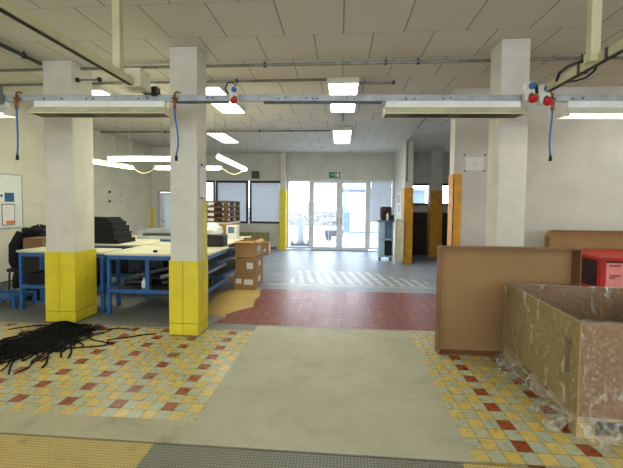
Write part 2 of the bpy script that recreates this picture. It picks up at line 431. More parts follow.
def window(name, x0, x1, z0, z1, y, mat, fw=.06, mull=(), blind=None, rail=None):
    b = MB(); d0, d1 = y, y+.09
    b.box(x0, x0+fw, d0, d1, z0, z1); b.box(x1-fw, x1, d0, d1, z0, z1)
    b.box(x0+fw, x1-fw, d0, d1, z1-fw, z1); b.box(x0+fw, x1-fw, d0, d1, z0, z0+fw)
    for m in mull: b.box(m-fw/2, m+fw/2, d0, d1, z0+fw, z1-fw)
    o = struct(name, b, mat)
    MB().box(x0+fw, x1-fw, y+.05, y+.056, z0+fw, z1-fw).build('pane', 'glass', o)
    if blind: MB().box(x0+fw+.01, x1-fw-.01, y+.035, y+.04, blind, z1-fw).build('blind', 'blind', o)
    return o
for k, (a, c) in enumerate(WN):
    window('window_%d' % (k+1), a-.03, c+.03, .94, 2.49, BY-.02, 'frame_b', .075, blind=(None, 1.02, 1.02)[k])
window('window_4', 2.45, 3.32, 1.66, 2.42, BY-.02, 'frame_b', .07)
window('window_5', 3.38, 4.6, 1.66, 2.42, BY-.02, 'frame_b', .07)
window('window_6', 4.6, 7.0, 1.66, 2.42, BY-.02, 'frame_b', .07)
window('window_7', -5.6, -.2, 1.0, 3.0, FY-.12, 'frame_w', .07, mull=(-3.8,-2.0))
window('window_8', .3, 6.4, 1.0, 3.0, FY-.12, 'frame_w', .07, mull=(2.3,4.3))
# glazed entrance: sidelight, two leaves, sidelight
window('window_9', -1.93, -1.06, .06, 2.53, BY-.02, 'frame_w', .07)
window('window_10', 1.0, 1.88, .06, 2.53, BY-.02, 'frame_w', .07, blind=1.05)
for k, (a, c) in enumerate(((-1.06, -.03), (-.03, 1.0))):
    o = window('door_%d' % (k+1), a, c, .02, 2.53, BY-.03, 'frame_w', .115)
    hx = c-.06 if k == 0 else a+.06
    MB().tube([(hx, BY-.03, 1.1), (hx, BY-.08, 1.1), (hx, BY-.08, 1.0)], .012).box(hx-.02, hx+.02, BY-.037, BY-.03, .95, 1.16).build('door_handle', 'steel', o)
struct('trim_1', MB().box(-1.93, 1.88, BY, BY+.2, -.02, .02), 'steel')
o = struct('door_3', MB().box(-6.02,-5.94,11.6,11.68,0,2.07).box(-5.26,-5.18,11.6,11.68,0,2.07).box(-5.94,-5.26,11.6,11.68,2.0,2.07), 'lgrey')
lf = MB().box(-5.93,-5.80,11.63,11.67,.01,1.99).box(-5.40,-5.27,11.63,11.67,.01,1.99).box(-5.80,-5.40,11.63,11.67,.01,.7).box(-5.80,-5.40,11.63,11.67,1.9,1.99).build('door_leaf', 'frame_w', o)
MB().box(-5.80,-5.40,11.645,11.65,.7,1.9).build('pane', 'blind', lf)
MB().tube([(-5.85,11.63,1.05),(-5.85,11.58,1.05),(-5.76,11.58,1.05)], .01).build('door_handle', 'dgrey', lf)
struct('baseboard_left', MB().box(LX, LX+.015, FY, 11.6, .0, .09), 'grey')
struct('baseboard_back', MB().box(-5.1, -2.3, BY-.015, BY, .0, .1), 'grey')
struct('baseboard_right', MB().box(2.12, RX, RW-.015, RW, .0, .1), 'grey')

# ------------------------------------------------------------------ pillars
def pillar(label, x0, x1, y0, y1, gz, gm, full=True, faces='FBLR', split=True, base=0):
    t = thing('pillar', label, 'pillar', ((x0+x1)/2, (y0+y1)/2, 0))
    MB().box(x0, x1, y0, y1, 0, CZ, .012).build('shaft', 'pillar', t)
    if split: MB().box(x0-.002, x1+.002, y0-.002, y1+.002, 0.004, gz-.004).build('gap_shade_sheet', 'dgrey', t)  # dark sheet added behind the boards so their gaps look shaded
    b = MB(); th = .012
    def boards(f):
        zs = [(0.012, .15), (.158, gz)] if split else [(0.0, gz)]
        for za, zb in zs:
            if f in 'FB':
                y = (y0-th, y0) if f == 'F' else (y1, y1+th); xm = (x0+x1)/2-.01
                for a, c in ((x0-th, xm-.003), (xm+.003, x1+th)) if split else ((x0-th, x1+th),): b.box(a, c, y[0], y[1], za, zb, .002)
            else:
                x = (x0-th, x0) if f == 'L' else (x1, x1+th); ym = (y0+y1)/2
                for a, c in ((y0, ym-.003), (ym+.003, y1)) if split else ((y0, y1),): b.box(x[0], x[1], a, c, za, zb, .002)
    for f in faces: boards(f)
    b.build('guard_boards', gm, t, label='orange painted guard boards' if gm == 'orange' else 'yellow painted guard boards')
    return t
pillar('white square pillar with yellow base standing beside the heap of black strips', -3.92, -3.52, 4.57, 4.98, .95, 'yellow')
pL = pillar('white square pillar with scuffed yellow base and a hose hanging in front', -2.05, -1.71, 4.26, 4.57, .92, 'yellow')
MB().box(-1.71,-1.706,4.43,4.572,.935,1.66).box(-1.80,-1.706,4.57,4.574,.935,1.66).build('painted_stripe', 'yellow', pL, label='narrow yellow stripe on the rear edge')
pillar('white square pillar behind the upright cardboard lid', 1.76, 2.07, 4.27, 4.58, .05, 'pillar', split=False)
pillar('slim white pillar with orange base beside the radiator at the entrance wall', 1.79, 2.02, 10.44, 10.74, 2.13, 'orange', split=False)
pillar('grey pillar with orange base inside the dark side bay', 2.88, 3.24, 11.96, 12.3, 2.13, 'orange', split=False)
t = pillar('white pillar with yellow base between the windows and the glazed entrance', -2.14, -1.94, 12.85, 13.09, 2.15, 'yellow', split=False, faces='FLR')
# painted wall end and corner strip
tag(recentre(MB().box(1.788, 1.80, RW-.012, RW+.25, 0, 2.13).box(1.788, 1.92, RW-.012, RW, 0, 2.13).build('corner_guard', 'orange')), 'orange painted corner guard on the end of the plain white wall', 'corner guard')
tag(recentre(MB().box(LX, LX+.012, 11.52, 11.6, .0, 1.5).box(LX, LX+.07, 11.588, 11.6, .0, 1.5).build('corner_guard', 'yellow')), 'narrow yellow corner guard in the corner beside the glazed far door', 'corner guard')

# ------------------------------------------------------------------ ceiling lights
def ceiling_light(x, y0, y1, label, w=.42):
    t = thing('ceiling_light', label, 'ceiling light', (x, (y0+y1)/2, CZ), group='boxed ceiling lights')
    b = MB(); z0 = CZ-.085; z1 = CZ
    b.box(x-w/2-.02, x-w/2, y0, y1, z0, z1).box(x+w/2, x+w/2+.02, y0, y1, z0, z1).box(x-w/2-.02, x+w/2+.02, y0-.02, y0, z0, z1).box(x-w/2-.02, x+w/2+.02, y1, y1+.02, z0, z1).box(x-w/2, x+w/2, y0, y1, z1-.02, z1)
    b.build('housing', 'whitepl', t)
    MB().box(x-w/2, x+w/2, y0, y1, z0-.006, z0+.01, .004).build('diffuser', 'lamp', t)
    return t
ceiling_light(.02, 5.42, 7.02, 'boxed ceiling light above the red tiled floor')
ceiling_light(.02, 8.76, 10.5, 'boxed ceiling light closest to the glazed entrance')
ceiling_light(-2.08, 5.50, 7.0, 'boxed ceiling light seen behind the red socket on the rail')
ceiling_light(-3.14, 9.0, 10.3, 'boxed ceiling light far over the row of black framed windows')
ceiling_light(-4.0, 5.55, 6.9, 'boxed ceiling light over the benches beside the pillar next to the strips')
for (x, y, l) in ((-4.2, .2, 'over the aisle behind the studded plates'), (.02, -.9, 'in the middle of the near bay'), (4.2, .2, 'over the packing side of the near bay'), (-2.2, -3.4, 'by the street windows, bench side'), (2.4, -3.4, 'by the street windows, packing side'), (4.6, 4.4, 'above the red crates')):
    ceiling_light(x, y-.75, y+.75, 'boxed ceiling light ' + l)

# ------------------------------------------------------------------ pipes on the ceiling
def pipe(label, pts, r, clips, mat='steel'):
    t = thing('ceiling_pipe', label, 'pipe', pts[0])
    MB().tube(pts, r, 8).build('pipe_run', mat, t, True)
    for c in clips:
        MB().box(c[0]-.02, c[0]+.02, c[1]-.02, c[1]+.02, c[2]-r*1.3, c[2]+r*1.3, .004).box(c[0]-.008, c[0]+.008, c[1]-.008, c[1]+.008, c[2]+r, CZ).build('pipe_clip', 'dgrey', t)
    return t
pipe('long grey conduit crossing the ceiling in front of the first ceiling lights', [(-6.1,4.75,3.42),(6.9,4.75,3.42)], .022, [(x,4.75,3.42) for x in (-3.1,-1.0,.55,.95,2.9)])
pipe('thin dark conduit crossing the ceiling at the ends of the first lights', [(-6.1,5.37,3.43),(-.22,5.37,3.43)], .02, [(-4.3,5.37,3.43),(-1.55,5.37,3.43)])
pipe('short grey conduit running sideways from the light above the red tiles', [(.26,5.55,3.43),(.78,5.55,3.43)], .018, [(.76,5.55,3.43)])
pipe('grey conduit crossing the ceiling in front of the farthest lights', [(-6.1,8.92,3.42),(-.25,8.92,3.42)], .02, [(-4.4,8.92,3.42),(-2.0,8.92,3.42)])
pipe('dark steel conduit running along the ceiling near the bench side wall', [(-3.93,1.6,3.42),(-3.93,4.55,3.42)], .026, [(-3.93,2.6,3.42),(-3.93,4.3,3.42)], 'dgrey')
pipe('grey conduit turning from the orange based entrance pillar to the side bay', [(1.84,10.42,2.3),(1.84,10.42,3.40),(1.80,9.8,3.43),(1.72,7.45,3.43),(2.9,7.45,3.43)], .02, [(1.76,8.6,3.43),(2.3,7.45,3.43)])
pipe('thin conduit running along the ceiling between two boxed lights', [(.02,7.1,3.44),(.02,8.7,3.44)], .015, [(.02,7.9,3.44)])
t = thing('pipe_bracket', 'short bracket bar with two dark clips on the pillar beside the strips', 'bracket', (-3.40, 4.6, 3.24))
MB().tube([(-3.52,4.66,3.24),(-3.18,4.66,3.24)], .012).build('bar', 'steel', t)
for x in (-3.505,-3.2): MB().lathe((x,4.66,3.24), [(.01,-.012),(.03,-.012),(.03,.02),(.01,.02)], 'X', 12).build('clip', 'black', t)

# ------------------------------------------------------------------ overhead power rail
BZ = 2.655; SKEW = .045
def ry(x): return 3.53+SKEW*(x+2.5)      # the rail runs a little askew to the pillars
RZ = math.atan(SKEW)
BYR = ry(0)
t = thing('power_rail', 'long grey aluminium power rail hanging across the room below the ceiling', 'power rail', (0, BYR, BZ), RZ)
b = MB().box(-3.50, 3.8, BYR-.02, BYR+.02, BZ-.03, BZ+.03, .003).box(-3.50, 3.8, BYR-.028, BYR-.02, BZ+.018, BZ+.03).box(-3.50, 3.8, BYR-.028, BYR-.02, BZ-.03, BZ-.018)
b.build('channel', 'alu', t)
MB().box(-.77, .39, BYR-.03, BYR+.03, BZ-.045, BZ-.03).box(-1.65,-1.12, BYR-.03, BYR+.03, BZ-.042, BZ-.03).build('lower_cover', 'dgrey', t)
for x in (-2.98,-2.8,-2.55,-2.48,-2.02,-1.93,-1.33,-1.27,-.62,-.55,-.35,-.28,-.24,.05,.12,.62,.70,.98,1.05,2.2,2.3,2.8):
    MB().lathe((x, BYR-.028, BZ+(.0 if int(x*100) % 2 else -.008)), [(.004,-.004),(.008,-.004),(.008,.01),(.004,.01)], 'Y', 8).build('bolt', 'dgrey', t)

def arm(label, postx, posty, x_beam, y_end):
    t = thing('support_arm', label, 'support beam', (x_beam, y_end-.3, 2.8))
    zb = 2.725
    MB().box(x_beam-.03, x_beam+.03, -1.5, y_end, zb-.034, zb+.034, .004).build('beam', 'creamst', t)
    MB().box(x_beam-.020, x_beam+.020, -1.5, y_end-.01, zb-.036, zb-.0345).build('dark_underside_strip', 'black', t)  # flat black strip added to darken the beam's underside
    MB().box(postx-.036, postx+.036, posty-.03, posty+.03, zb+.0, CZ-.001, .004).build('post', 'creamst', t)
    MB().box(postx-.042, postx+.042, posty-.04, posty+.04, zb-.02, zb+.05, .004).build('post_bracket', 'creamst', t)
    return t
yl = ry(-1.93)
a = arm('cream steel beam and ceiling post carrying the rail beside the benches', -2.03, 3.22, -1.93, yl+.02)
MB().box(-2.02,-1.84,yl-.30,yl-.12,2.68,2.85,.006).build('junction_box', 'cream', a)
MB().box(-1.87,-1.82,yl-.05,yl+.03,2.67,2.76).box(-1.95,-1.80,yl-.03,yl+.01,2.685,2.70).build('clamp', 'black', a)
xr = 1.93; yr = ry(1.93)
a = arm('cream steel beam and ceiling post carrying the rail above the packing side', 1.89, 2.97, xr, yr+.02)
for y in (2.84, 3.15): MB().box(xr-.036, xr+.036, y-.016, y+.016, 2.685, 2.765, .004).build('clamp', 'dgrey', a)
MB().tube([(xr-.03,3.45,2.73),(xr-.05,3.38,2.775),(xr-.05,3.25,2.785),(xr-.035,3.12,2.77),(xr-.02,3.02,2.74)], .012).build('cable', 'black', a, True)
MB().tube([(xr+.02,3.4,2.70),(xr+.045,3.3,2.68),(xr+.06,3.2,2.67),(xr+.055,3.1,2.685),(xr+.03,3.0,2.72)], .008).build('cable', 'black', a, True)
MB().box(xr-.13,xr+.02,yr-.08,yr-.02,2.69,2.76).build('clamp', 'black', a)

def strip_light(label, x0, x1, lit):
    xc = (x0+x1)/2; yc = ry(xc)
    t = thing('strip_light', label, 'strip light', (xc, yc, 2.5), RZ, group='strip lights under the power rail')
    z1 = BZ-.0295
    MB().box(x0+.02, x1-.02, yc-.035, yc+.035, z1-.07, z1, .006).build('housing', 'white', t)
    b = MB(); w = .10; zb = z1-.140
    pr = [(yc-.035,z1-.06),(yc-w,z1-.13),(yc-w,zb),(yc-w+.007,zb),(yc-w+.007,z1-.127),(yc-.03,z1-.066),(yc+.03,z1-.066),(yc+w-.007,z1-.127),(yc+w-.007,zb),(yc+w,zb),(yc+w,z1-.13),(yc+.035,z1-.06)]
    b.prism(pr, 'X', x0, x1)
    for xa in (x0, x1-.012): b.prism([(yc-w+.007,zb+.004),(yc+w-.007,zb+.004),(yc+w-.007,z1-.128),(yc+.03,z1-.068),(yc-.03,z1-.068),(yc-w+.007,z1-.128)], 'X', xa, xa+.012)
    b.build('reflector', 'creamst' if not lit else 'whitepl', t)
    if not lit:
        MB().box(x0+.013, x1-.013, yc-w+.008, yc+w-.008, zb+.006, zb+.010).build('unlit_shade_plate', 'louvre', t)  # plate coloured brown to paint the shaded inside of an unlit reflector
        MB().box(x0+.25, x0+.62, yc-.05, yc+.05, zb+.002, zb+.0055).box(x0+.75, x1-.12, yc-.05, yc+.05, zb+.002, zb+.0055).build('dark_underside_strip', 'black', t)  # black strips for the dark slots in the underside
    MB().tube([(x0+.05,yc,z1-.112),(x1-.05,yc,z1-.112)], .014, 10).build('fluorescent_tube', 'tube' if lit else 'whitepl', t, True)
    for x in (x0+.04, x1-.04): MB().box(x-.015, x+.015, yc-.018, yc+.018, z1-.128, z1-.068).build('lamp_holder', 'dgrey', t)
    return t
strip_light('unlit cream strip light under the rail across the pillar beside the strips', -3.10, -1.73, False)
strip_light('unlit cream strip light under the rail across the packing side pillar', .41, 1.73, False)
strip_light('lit strip light under the rail beyond the pair of red sockets', 2.13, 3.45, True)
strip_light('lit strip light end beside the first blue hose near the bench wall', -4.7, -3.36, True)

def hose(label, x, y, ztop, zbot, bend, side):
    t = thing('air_hose', label, 'air hose', (x, y, zbot))
    pts = [(x+bend*math.sin(k/10*PI*.9)*(k/10), y-.01*k/10, ztop+(zbot+.05-ztop)*k/10) for k in range(11)]
    MB().tube(pts, .0085, 8).build('hose', 'tube_hose', t, True)
    e = pts[-1]
    MB().lathe((e[0], e[1], zbot), [(.008,0),(.014,.0),(.015,.03),(.011,.05),(.009,.055)], 'Z', 10).build('coupling', 'black', t, True)
    MB().lathe((x, y, ztop-.02), [(.010,0),(.016,.0),(.016,.04),(.011,.05),(.018,.055),(.018,.08),(.011,.085),(.011,.12),(.006,.12)], 'Z', 10).build('fitting', 'copper', t, True)
    MB().tube([(x,y,ztop+.09),(x,y,ztop+.13),(x+side*.02,y,ztop+.145),(x+side*.06,y,ztop+.135)], .011).box(x-.025, x+.025, y-.015, ry(x)-.027, ztop+.075, ztop+.09).build('valve', 'brass', t, True)
    return t
hose('blue air hose hanging straight in front of the bench side wall', -3.24, ry(-3.24)-.05, 2.56, 2.03, .02, 1)
hose('blue air hose hanging in front of the middle yellow based pillar', -1.64, ry(-1.64)-.05, 2.56, 2.03, .06, 1)
hose('blue air hose hanging beside the pair of red sockets', 2.0, ry(2.0)-.05, 2.55, 2.05, -.03, -1)

def socket(label, x, z, s=1.0, dark=False):
    y = ry(x)-.06
    t = thing('power_socket', label, 'power socket', (x, y, z))
    q = MB().box(-.045,.045,-.03,.033,-.075,.085,.012)
    bmesh.ops.transform(q.b, matrix=Matrix.Translation((x, y, z)) @ Matrix.Rotation(-.12, 4, 'Y') @ Matrix.Diagonal((s,1,s,1)), verts=q.b.verts)
    q.build('housing', 'whitepl' if not dark else 'grey', t)
    MB().lathe((x+.014*s, y-.03, z+.045*s), [(.024*s,.01),(.028*s,-.02),(.022*s,-.034),(.008,-.034)], 'Y', 16).build('blue_socket_cover', 'bluecap', t, True)
    q = MB().lathe((0,0,0), [(.026*s,.02),(.029*s,-.035),(.034*s,-.04),(.034*s,-.06),(.024*s,-.068),(.008,-.068)], 'Y', 18)
    bmesh.ops.transform(q.b, matrix=Matrix.Translation((x+.016*s, y-.018, z-.035*s)) @ Matrix.Rotation(.75, 4, 'X'), verts=q.b.verts)
    q.build('red_socket', 'red', t, True)
    return t
socket('red and blue power socket block at the end of the unlit strip light', 1.765, 2.695, 1.15)
socket('red and blue power socket block next to the hanging blue hose', 1.905, 2.67, 1.15)
t = socket('power socket with downward red outlet on the rail past the middle pillar', -1.05, 2.67, .95)
MB().tube([(-1.10,3.53,2.68),(-1.13,3.51,2.73),(-1.10,3.50,2.78),(-1.05,3.51,2.785),(-1.02,3.53,2.75)], .007).build('cable', 'black', t, True)
socket('grey power socket block at the rail end near the bench wall', -3.43, 2.665, 1.1, True)

# ------------------------------------------------------------------ tube lights over the benches
def tube_light(label, a, c):
    a = Vector(a); c = Vector(c); d = (c-a).normalized()
    t = thing('bench_tube_light', label, 'tube light', tuple((a+c)/2), group='tube lights hung over the benches')
    MB().tube([a+d*.02, a+d*.06, c-d*.06, c-d*.02], [.02,.034,.034,.02], 12).build('lit_tube', 'tube', t, True)
    up = Vector((0,0,.042)); MB().tube([a+up, c+up], .016, 6).build('backing_bar', 'creamst', t)
    for e in (a+d*.15, c-d*.15): MB().tube([e+up, (e.x+(.16 if e.x > -2.2 else 0), e.y, CZ)], .0035, 5).build('suspension_wire', 'steel', t)
    return t
ZT = 2.35
tube_light('lit tube light hung crosswise at the front over the benches', (-3.90,5.85,ZT), (-2.55,5.85,ZT))
tube_light('lit tube light running lengthwise over the stack of black foam sheets', (-4.42,6.05,ZT), (-4.30,7.32,ZT))
tube_light('lit tube light hung crosswise at the back over the benches', (-3.85,7.32,ZT), (-2.42,7.32,ZT))
tube_light('lit tube light running lengthwise on the aisle side of the benches', (-1.91,5.55,ZT), (-2.0,7.62,ZT))
for nm, a, c in (('at the bench wall side', (-4.30,7.30,ZT), (-3.84,7.33,ZT)), ('at the aisle side', (-2.42,7.33,ZT), (-2.02,7.60,ZT))):
    a = Vector(a); c = Vector(c)
    tag(recentre(MB().tube([a.lerp(c, k/10)-Vector((0,0,.11*math.sin(PI*k/10))) for k in range(11)], .012, 6).build('light_cable', 'creamst', None, True)), 'sagging pale cable linking two bench tube lights ' + nm, 'cable')

# ------------------------------------------------------------------ workbenches
def bench(label, x0, x1, y0, y1, top=.90, shelf=.38, mids=(), side=False, fm='blue', inset=None, shelf2=True):
    t = thing('workbench', label, 'workbench', ((x0+x1)/2, (y0+y1)/2, 0), group='blue framed workbenches')
    MB().box(x0, x1, y0, y1, top-.03, top, .004).build('worktop', 'cream', t)
    w = .045
    for x in (x0+.02, x1-.02-w):
        for y in (y0+.02, y1-.02-w):
            k = .45 if (x > x0+.1 and inset and (y > y0+.1) == (inset == 'back')) else 0
            MB().box(x-k, x+w-k, y+(.06 if k else 0)*(1 if inset == 'front' else -1), y+w+(.06 if k else 0)*(1 if inset == 'front' else -1), 0, top-.031).build('leg', fm, t)
    b = MB()
    for y in (y0+.02, y1-.02-w):
        b.box(x0+.02+w, x1-.02-w, y, y+w, top-.09, top-.03); b.box(x0+.02+w, x1-.02-w, y, y+w, shelf-.05, shelf)
    for x in (x0+.02, x1-.02-w):
        b.box(x, x+w, y0+.02+w, y1-.02-w, top-.09, top-.03); b.box(x, x+w, y0+.02+w, y1-.02-w, shelf-.05, shelf)
    for x in mids: b.box(x-.025, x+.025, y0+.02, y0+.02+w, shelf, top-.09)
    b.build('frame_rails', fm, t)
    MB().box(x0+.06, x1-.06, y0+.06, y1-.06, shelf-.02, shelf+.002).build('shelf', 'dgrey', t)
    if side:
        MB().box(x1-.10, x1-.02, y0+.07, y1-.07, .60, .64).box(x0+.07 if shelf2 else x1-.3, x1-.10, y0+.07, y1-.07, .62, .632).build('middle_shelf', 'bluegrey', t)
    return t
bench('narrow blue workbench in front of the black coat', -4.78, -3.42, 5.02, 5.48)
bench('blue workbench behind the middle pillar with rolls on its shelf', -3.34, -1.86, 4.92, 6.0, mids=(-2.72,), side=True, inset='back', shelf2=False)
bench('blue workbench at the back carrying the stack of black foam sheets', -4.95, -3.36, 5.98, 7.85)
bench('blue workbench beside the stack of cartons', -3.30, -2.0, 6.06, 8.1, side=True, inset='front')
# black foam sheets, a stepped stack
zz = .902; n = 12
for k in range(n):
    hh = .037; xr = -3.87-.016*k-(.022 if k % 3 == 2 else 0)-(.05 if k > 9 else 0)+(.03 if k < 2 else 0)
    o = MB().box(-4.7+random.uniform(-.02,.02), xr, 6.05+.01*k, 6.6+random.uniform(-.03,.03), zz, zz+hh, .006, rz=random.uniform(-.03,.03)).build('foam_sheet', 'foam')
    pos = 'lowest' if k == 0 else 'topmost' if k == n-1 else ['second','third','fourth','fifth','sixth','seventh','eighth','ninth','tenth','eleventh'][k-1] + ' from the bottom'
    tag(recentre(o), 'black foam sheet in the stepped stack on the bench, ' + pos, 'foam sheet', 'stack of black foam sheets'); zz += hh+.001
# tray and odds and ends on the bench behind the pillar
t = thing('parts_tray', 'pale grey parts tray on the bench end next to the middle pillar', 'tray', (-3.7, 7.2, .9))
MB().box(-4.05,-3.3,7.0,7.4,.902,.93).box(-4.05,-3.3,7.37,7.4,.93,1.10).box(-4.05,-4.02,7.0,7.37,.93,1.06).box(-3.33,-3.3,7.0,7.37,.93,1.06).box(-4.02,-3.33,7.0,7.03,.93,.97).build('tray_body', 'lgrey', t)
MB().box(-3.97,-3.4,7.06,7.3,.93,1.01,.01).build('tray_liner', 'dgrey', t)
t = thing('hand_tool', 'blue handled tool lying in front of the pale parts tray', 'tool', (-3.2, 6.5, .9))
MB().tube([(-3.36,6.62,.925),(-3.2,6.55,.93),(-3.05,6.5,.925)], .022, 8).build('handle', 'blue', t, True)
MB().tube([(-3.05,6.5,.925),(-2.9,6.46,.915)], .01, 8).build('shaft', 'steel', t)
t = thing('tape_roll', 'small black tape roll on the front of the worktop', 'tape roll', (-2.68, 5.1, .902))
MB().lathe((-2.68,5.1,.902), [(.014,0),(.03,0),(.03,.03),(.014,.03)], 'Z', 14).build('tape', 'black', t, True)
t = thing('storage_case', 'black storage case on the worktop past the middle pillar', 'case', (-2.1, 5.55, .9))
MB().box(-2.62,-1.93,5.9,6.15,.902,1.10,.02).build('case_body', 'black', t)
MB().tube([(-2.35,5.89,1.04),(-2.35,5.86,1.06),(-2.2,5.86,1.06),(-2.2,5.89,1.04)], .008).build('case_handle', 'dgrey', t)
t = thing('plastic_bag', 'crumpled clear white plastic bag on the bench below the pallets', 'plastic bag', (-2.6, 7.2, .9))
b = MB(); bmesh.ops.create_icosphere(b.b, subdivisions=3, radius=.2, matrix=Matrix.Translation((-2.58,7.2,1.07)) @ Matrix.Diagonal((1.05,.7,.85,1)))
for v in b.b.verts:
    v.co += Vector((random.uniform(-1,1), random.uniform(-1,1), random.uniform(-1,1)))*.022; v.co.z = max(.903, v.co.z)
b.build('bag_body', 'bag', t)
t = thing('printed_box', 'small white and blue printed box on the bench corner', 'box', (-2.2, 7.4, .9))
MB().box(-2.34,-2.12,7.35,7.55,.902,1.18,.004).build('box_body', 'paper', t)
MB().box(-2.30,-2.17,7.344,7.35,1.02,1.15).build('print', 'bluegrey', t)
o = MB().box(-2.62,-2.40,6.75,6.95,.902,1.02,.004).build('small_carton', 'cardl'); tag(recentre(o), 'small open pale carton on the bench in front of the plastic bag', 'carton')
# things on the shelf of the front bench
def roll(label, a, c, r, mat):
    t = MB().tube([a, c], r, 12).build('material_roll', mat, None); tag(recentre(t), label, 'roll', 'rolls on the bench shelf')
roll('dark grey roll lying slantwise on top of the bench shelf pile', (-3.05,5.12,.53), (-2.42,5.45,.67), .034, 'dgrey')
roll('black roll at the front of the bench shelf', (-3.2,5.2,.43), (-2.8,5.25,.43), .045, 'black')
roll('black roll behind the dark grey slanting roll', (-3.1,5.45,.45), (-2.0,5.4,.45), .06, 'black')
roll('black roll at the pillar end of the bench shelf', (-2.62,5.2,.44), (-1.9,5.3,.44), .05, 'black')
roll('grey roll leaning on the pile next to the middle post', (-2.62,5.14,.53), (-2.1,5.3,.68), .03, 'grey')
t = thing('bottle', 'small white bottle standing on the bench shelf by the middle post', 'bottle', (-2.83, 5.06, .382))
MB().lathe((-2.83,5.06,.384), [(.03,0),(.036,.01),(.036,.09),(.016,.12),(.016,.14)], 'Z', 14).build('bottle_body', 'white', t, True)
MB().lathe((-2.83,5.06,.524), [(.018,0),(.018,.025)], 'Z', 12).build('cap', 'bluecap', t, True)
roll('black roll lying on top of the pile close to the double legs', (-3.22,5.52,.556), (-2.45,5.53,.556), .042, 'black')
roll('black roll resting highest on the pile under the worktop', (-3.15,5.72,.776), (-2.45,5.72,.716), .028, 'foam')
for k, (x0, x1, y0, y1, h, m, l) in enumerate(((-3.2,-2.8,5.58,5.88,.36,'black','tall black bin at the back of the bench shelf near the double legs'), (-2.74,-2.4,5.6,5.88,.30,'foam','low black crate at the back of the bench shelf beside the tall bin'), (-4.6,-3.7,6.1,6.8,.34,'black','black crate on the shelf of the rear bench behind the narrow bench'), (-4.7,-3.6,5.12,5.4,.16,'foam','flat black crate on the shelf of the narrow bench'))):
    t = thing('storage_bin', l, 'bin', ((x0+x1)/2, (y0+y1)/2, .383))
    w = .02; z0 = .384; z1 = z0+h
    MB().box(x0,x1,y0,y1,z0,z0+w).box(x0,x0+w,y0,y1,z0+w,z1).box(x1-w,x1,y0,y1,z0+w,z1).box(x0+w,x1-w,y0,y0+w,z0+w,z1).box(x0+w,x1-w,y1-w,y1,z0+w,z1).build('bin_body', m, t)
    MB().box(x0-.012,x1+.012,y0-.012,y0,z1-.03,z1).box(x0-.012,x1+.012,y1,y1+.012,z1-.03,z1).box(x0-.012,x0,y0,y1,z1-.03,z1).box(x1,x1+.012,y0,y1,z1-.03,z1).build('rim', m, t)

# ------------------------------------------------------------------ pallets on a big carton, cartons, back clutter
def pallet(label, x, y, z, w=.8, d=1.2, group=None, mat='wood', label_card=False, h=.14):
    t = thing('pallet', label, 'pallet', (x, y, z), group=group)
    for k in range(5):
        a = -w/2 + k*(w-.1)/4; MB().box(a, a+.1, -d/2, d/2, h-.022, h, .002).build('deck_board', mat, t, local=True)
    for yy in (-d/2, -.06, d/2-.12): MB().box(-w/2, w/2, yy, yy+.12, h-.044, h-.023).build('stringer_board', mat, t, local=True)
    for xx in (-w/2, -.05, w/2-.1):
        for yy in (-d/2, -.06, d/2-.12): MB().box(xx, xx+.1, yy, yy+.12, .022, h-.045, .002).build('block', mat, t, local=True)
        MB().box(xx, xx+.1, -d/2, d/2, 0, .021).build('skid_board', mat, t, local=True)
    return t
p0 = pallet('brown wooden pallet at the bottom of the stack below the windows', -3.33, 9.9, 1.142, group='stacked pallets under the windows')
for xx in (-.12,): MB().box(xx, xx+.16, -.606, -.6, .03, .1).build('shipping_label', 'paper', p0, local=True)
for k, l in enumerate(('second from the bottom', 'third from the bottom', 'topmost')):
    dup(p0, (-3.33+random.uniform(-.01,.01), 9.9, 1.142+.1425*(k+1)), label='brown wooden pallet %s in the stack below the windows' % l)
t = thing('pallet_carton', 'large tan carton carrying the stack of pallets', 'carton', (-3.4, 9.9, 0))
MB().box(-3.85,-2.95,9.28,10.52,0,1.10,.006).build('carton_body', 'cardl', t)
MB().box(-3.87,-2.93,9.26,10.54,1.10,1.14,.004).build('lid', 'cream', t)

def carton(label, x0, x1, y0, y1, z0, z1, labels, open_top=False, group='cartons stacked on the floor', mat='card', rz=0):
    t = thing('carton', label, 'carton', ((x0+x1)/2, (y0+y1)/2, z0), rz, group)
    w, d, h = x1-x0, y1-y0, z1-z0; b = MB()
    if open_top:
        k = .008
        b.box(-w/2,w/2,-d/2,d/2,0,k).box(-w/2,w/2,-d/2,-d/2+k,k,h).box(-w/2,w/2,d/2-k,d/2,k,h).box(-w/2,-w/2+k,-d/2+k,d/2-k,k,h).box(w/2-k,w/2,-d/2+k,d/2-k,k,h)
        b.build('carton_body', mat, t, local=True)
        MB().box(-w/2,w/2,-d/2-.06,-d/2+.02,h+.001,h+.008,rx=.25).build('flap', 'cardl', t, local=True)
        MB().box(-w/2,w/2,d/2-.01,d/2+.07,h+.005,h+.012,rx=-.6).build('flap', 'cardl', t, local=True)
        MB().box(w/2-.02,w/2+.07,-d/2,d/2,h+.005,h+.012,ry=.5).build('flap', 'cardl', t, local=True)
    else:
        b.box(-w/2,w/2,-d/2,d/2,0,h,.006).build('carton_body', mat, t, local=True)
        MB().box(-.03,.03,-d/2-.001,d/2+.001,h-.002,h+.0015).build('tape', 'cardl', t, local=True)
    for (a, c, e, f) in labels: MB().box(a, c, -d/2-.003, -d/2-.0005, e, f).build('shipping_label', 'paper', t, local=True)
    MB().box(w/2+.0005,w/2+.003,-.1,.06,h*.35,h*.7).build('shipping_label', 'paper', t, local=True)
    return t
carton('brown carton with two white labels at the bottom of the floor stack', -1.99,-1.58,6.72,7.42,0,.31,[(-.17,-.06,.12,.21),(-.01,.16,.1,.2)])
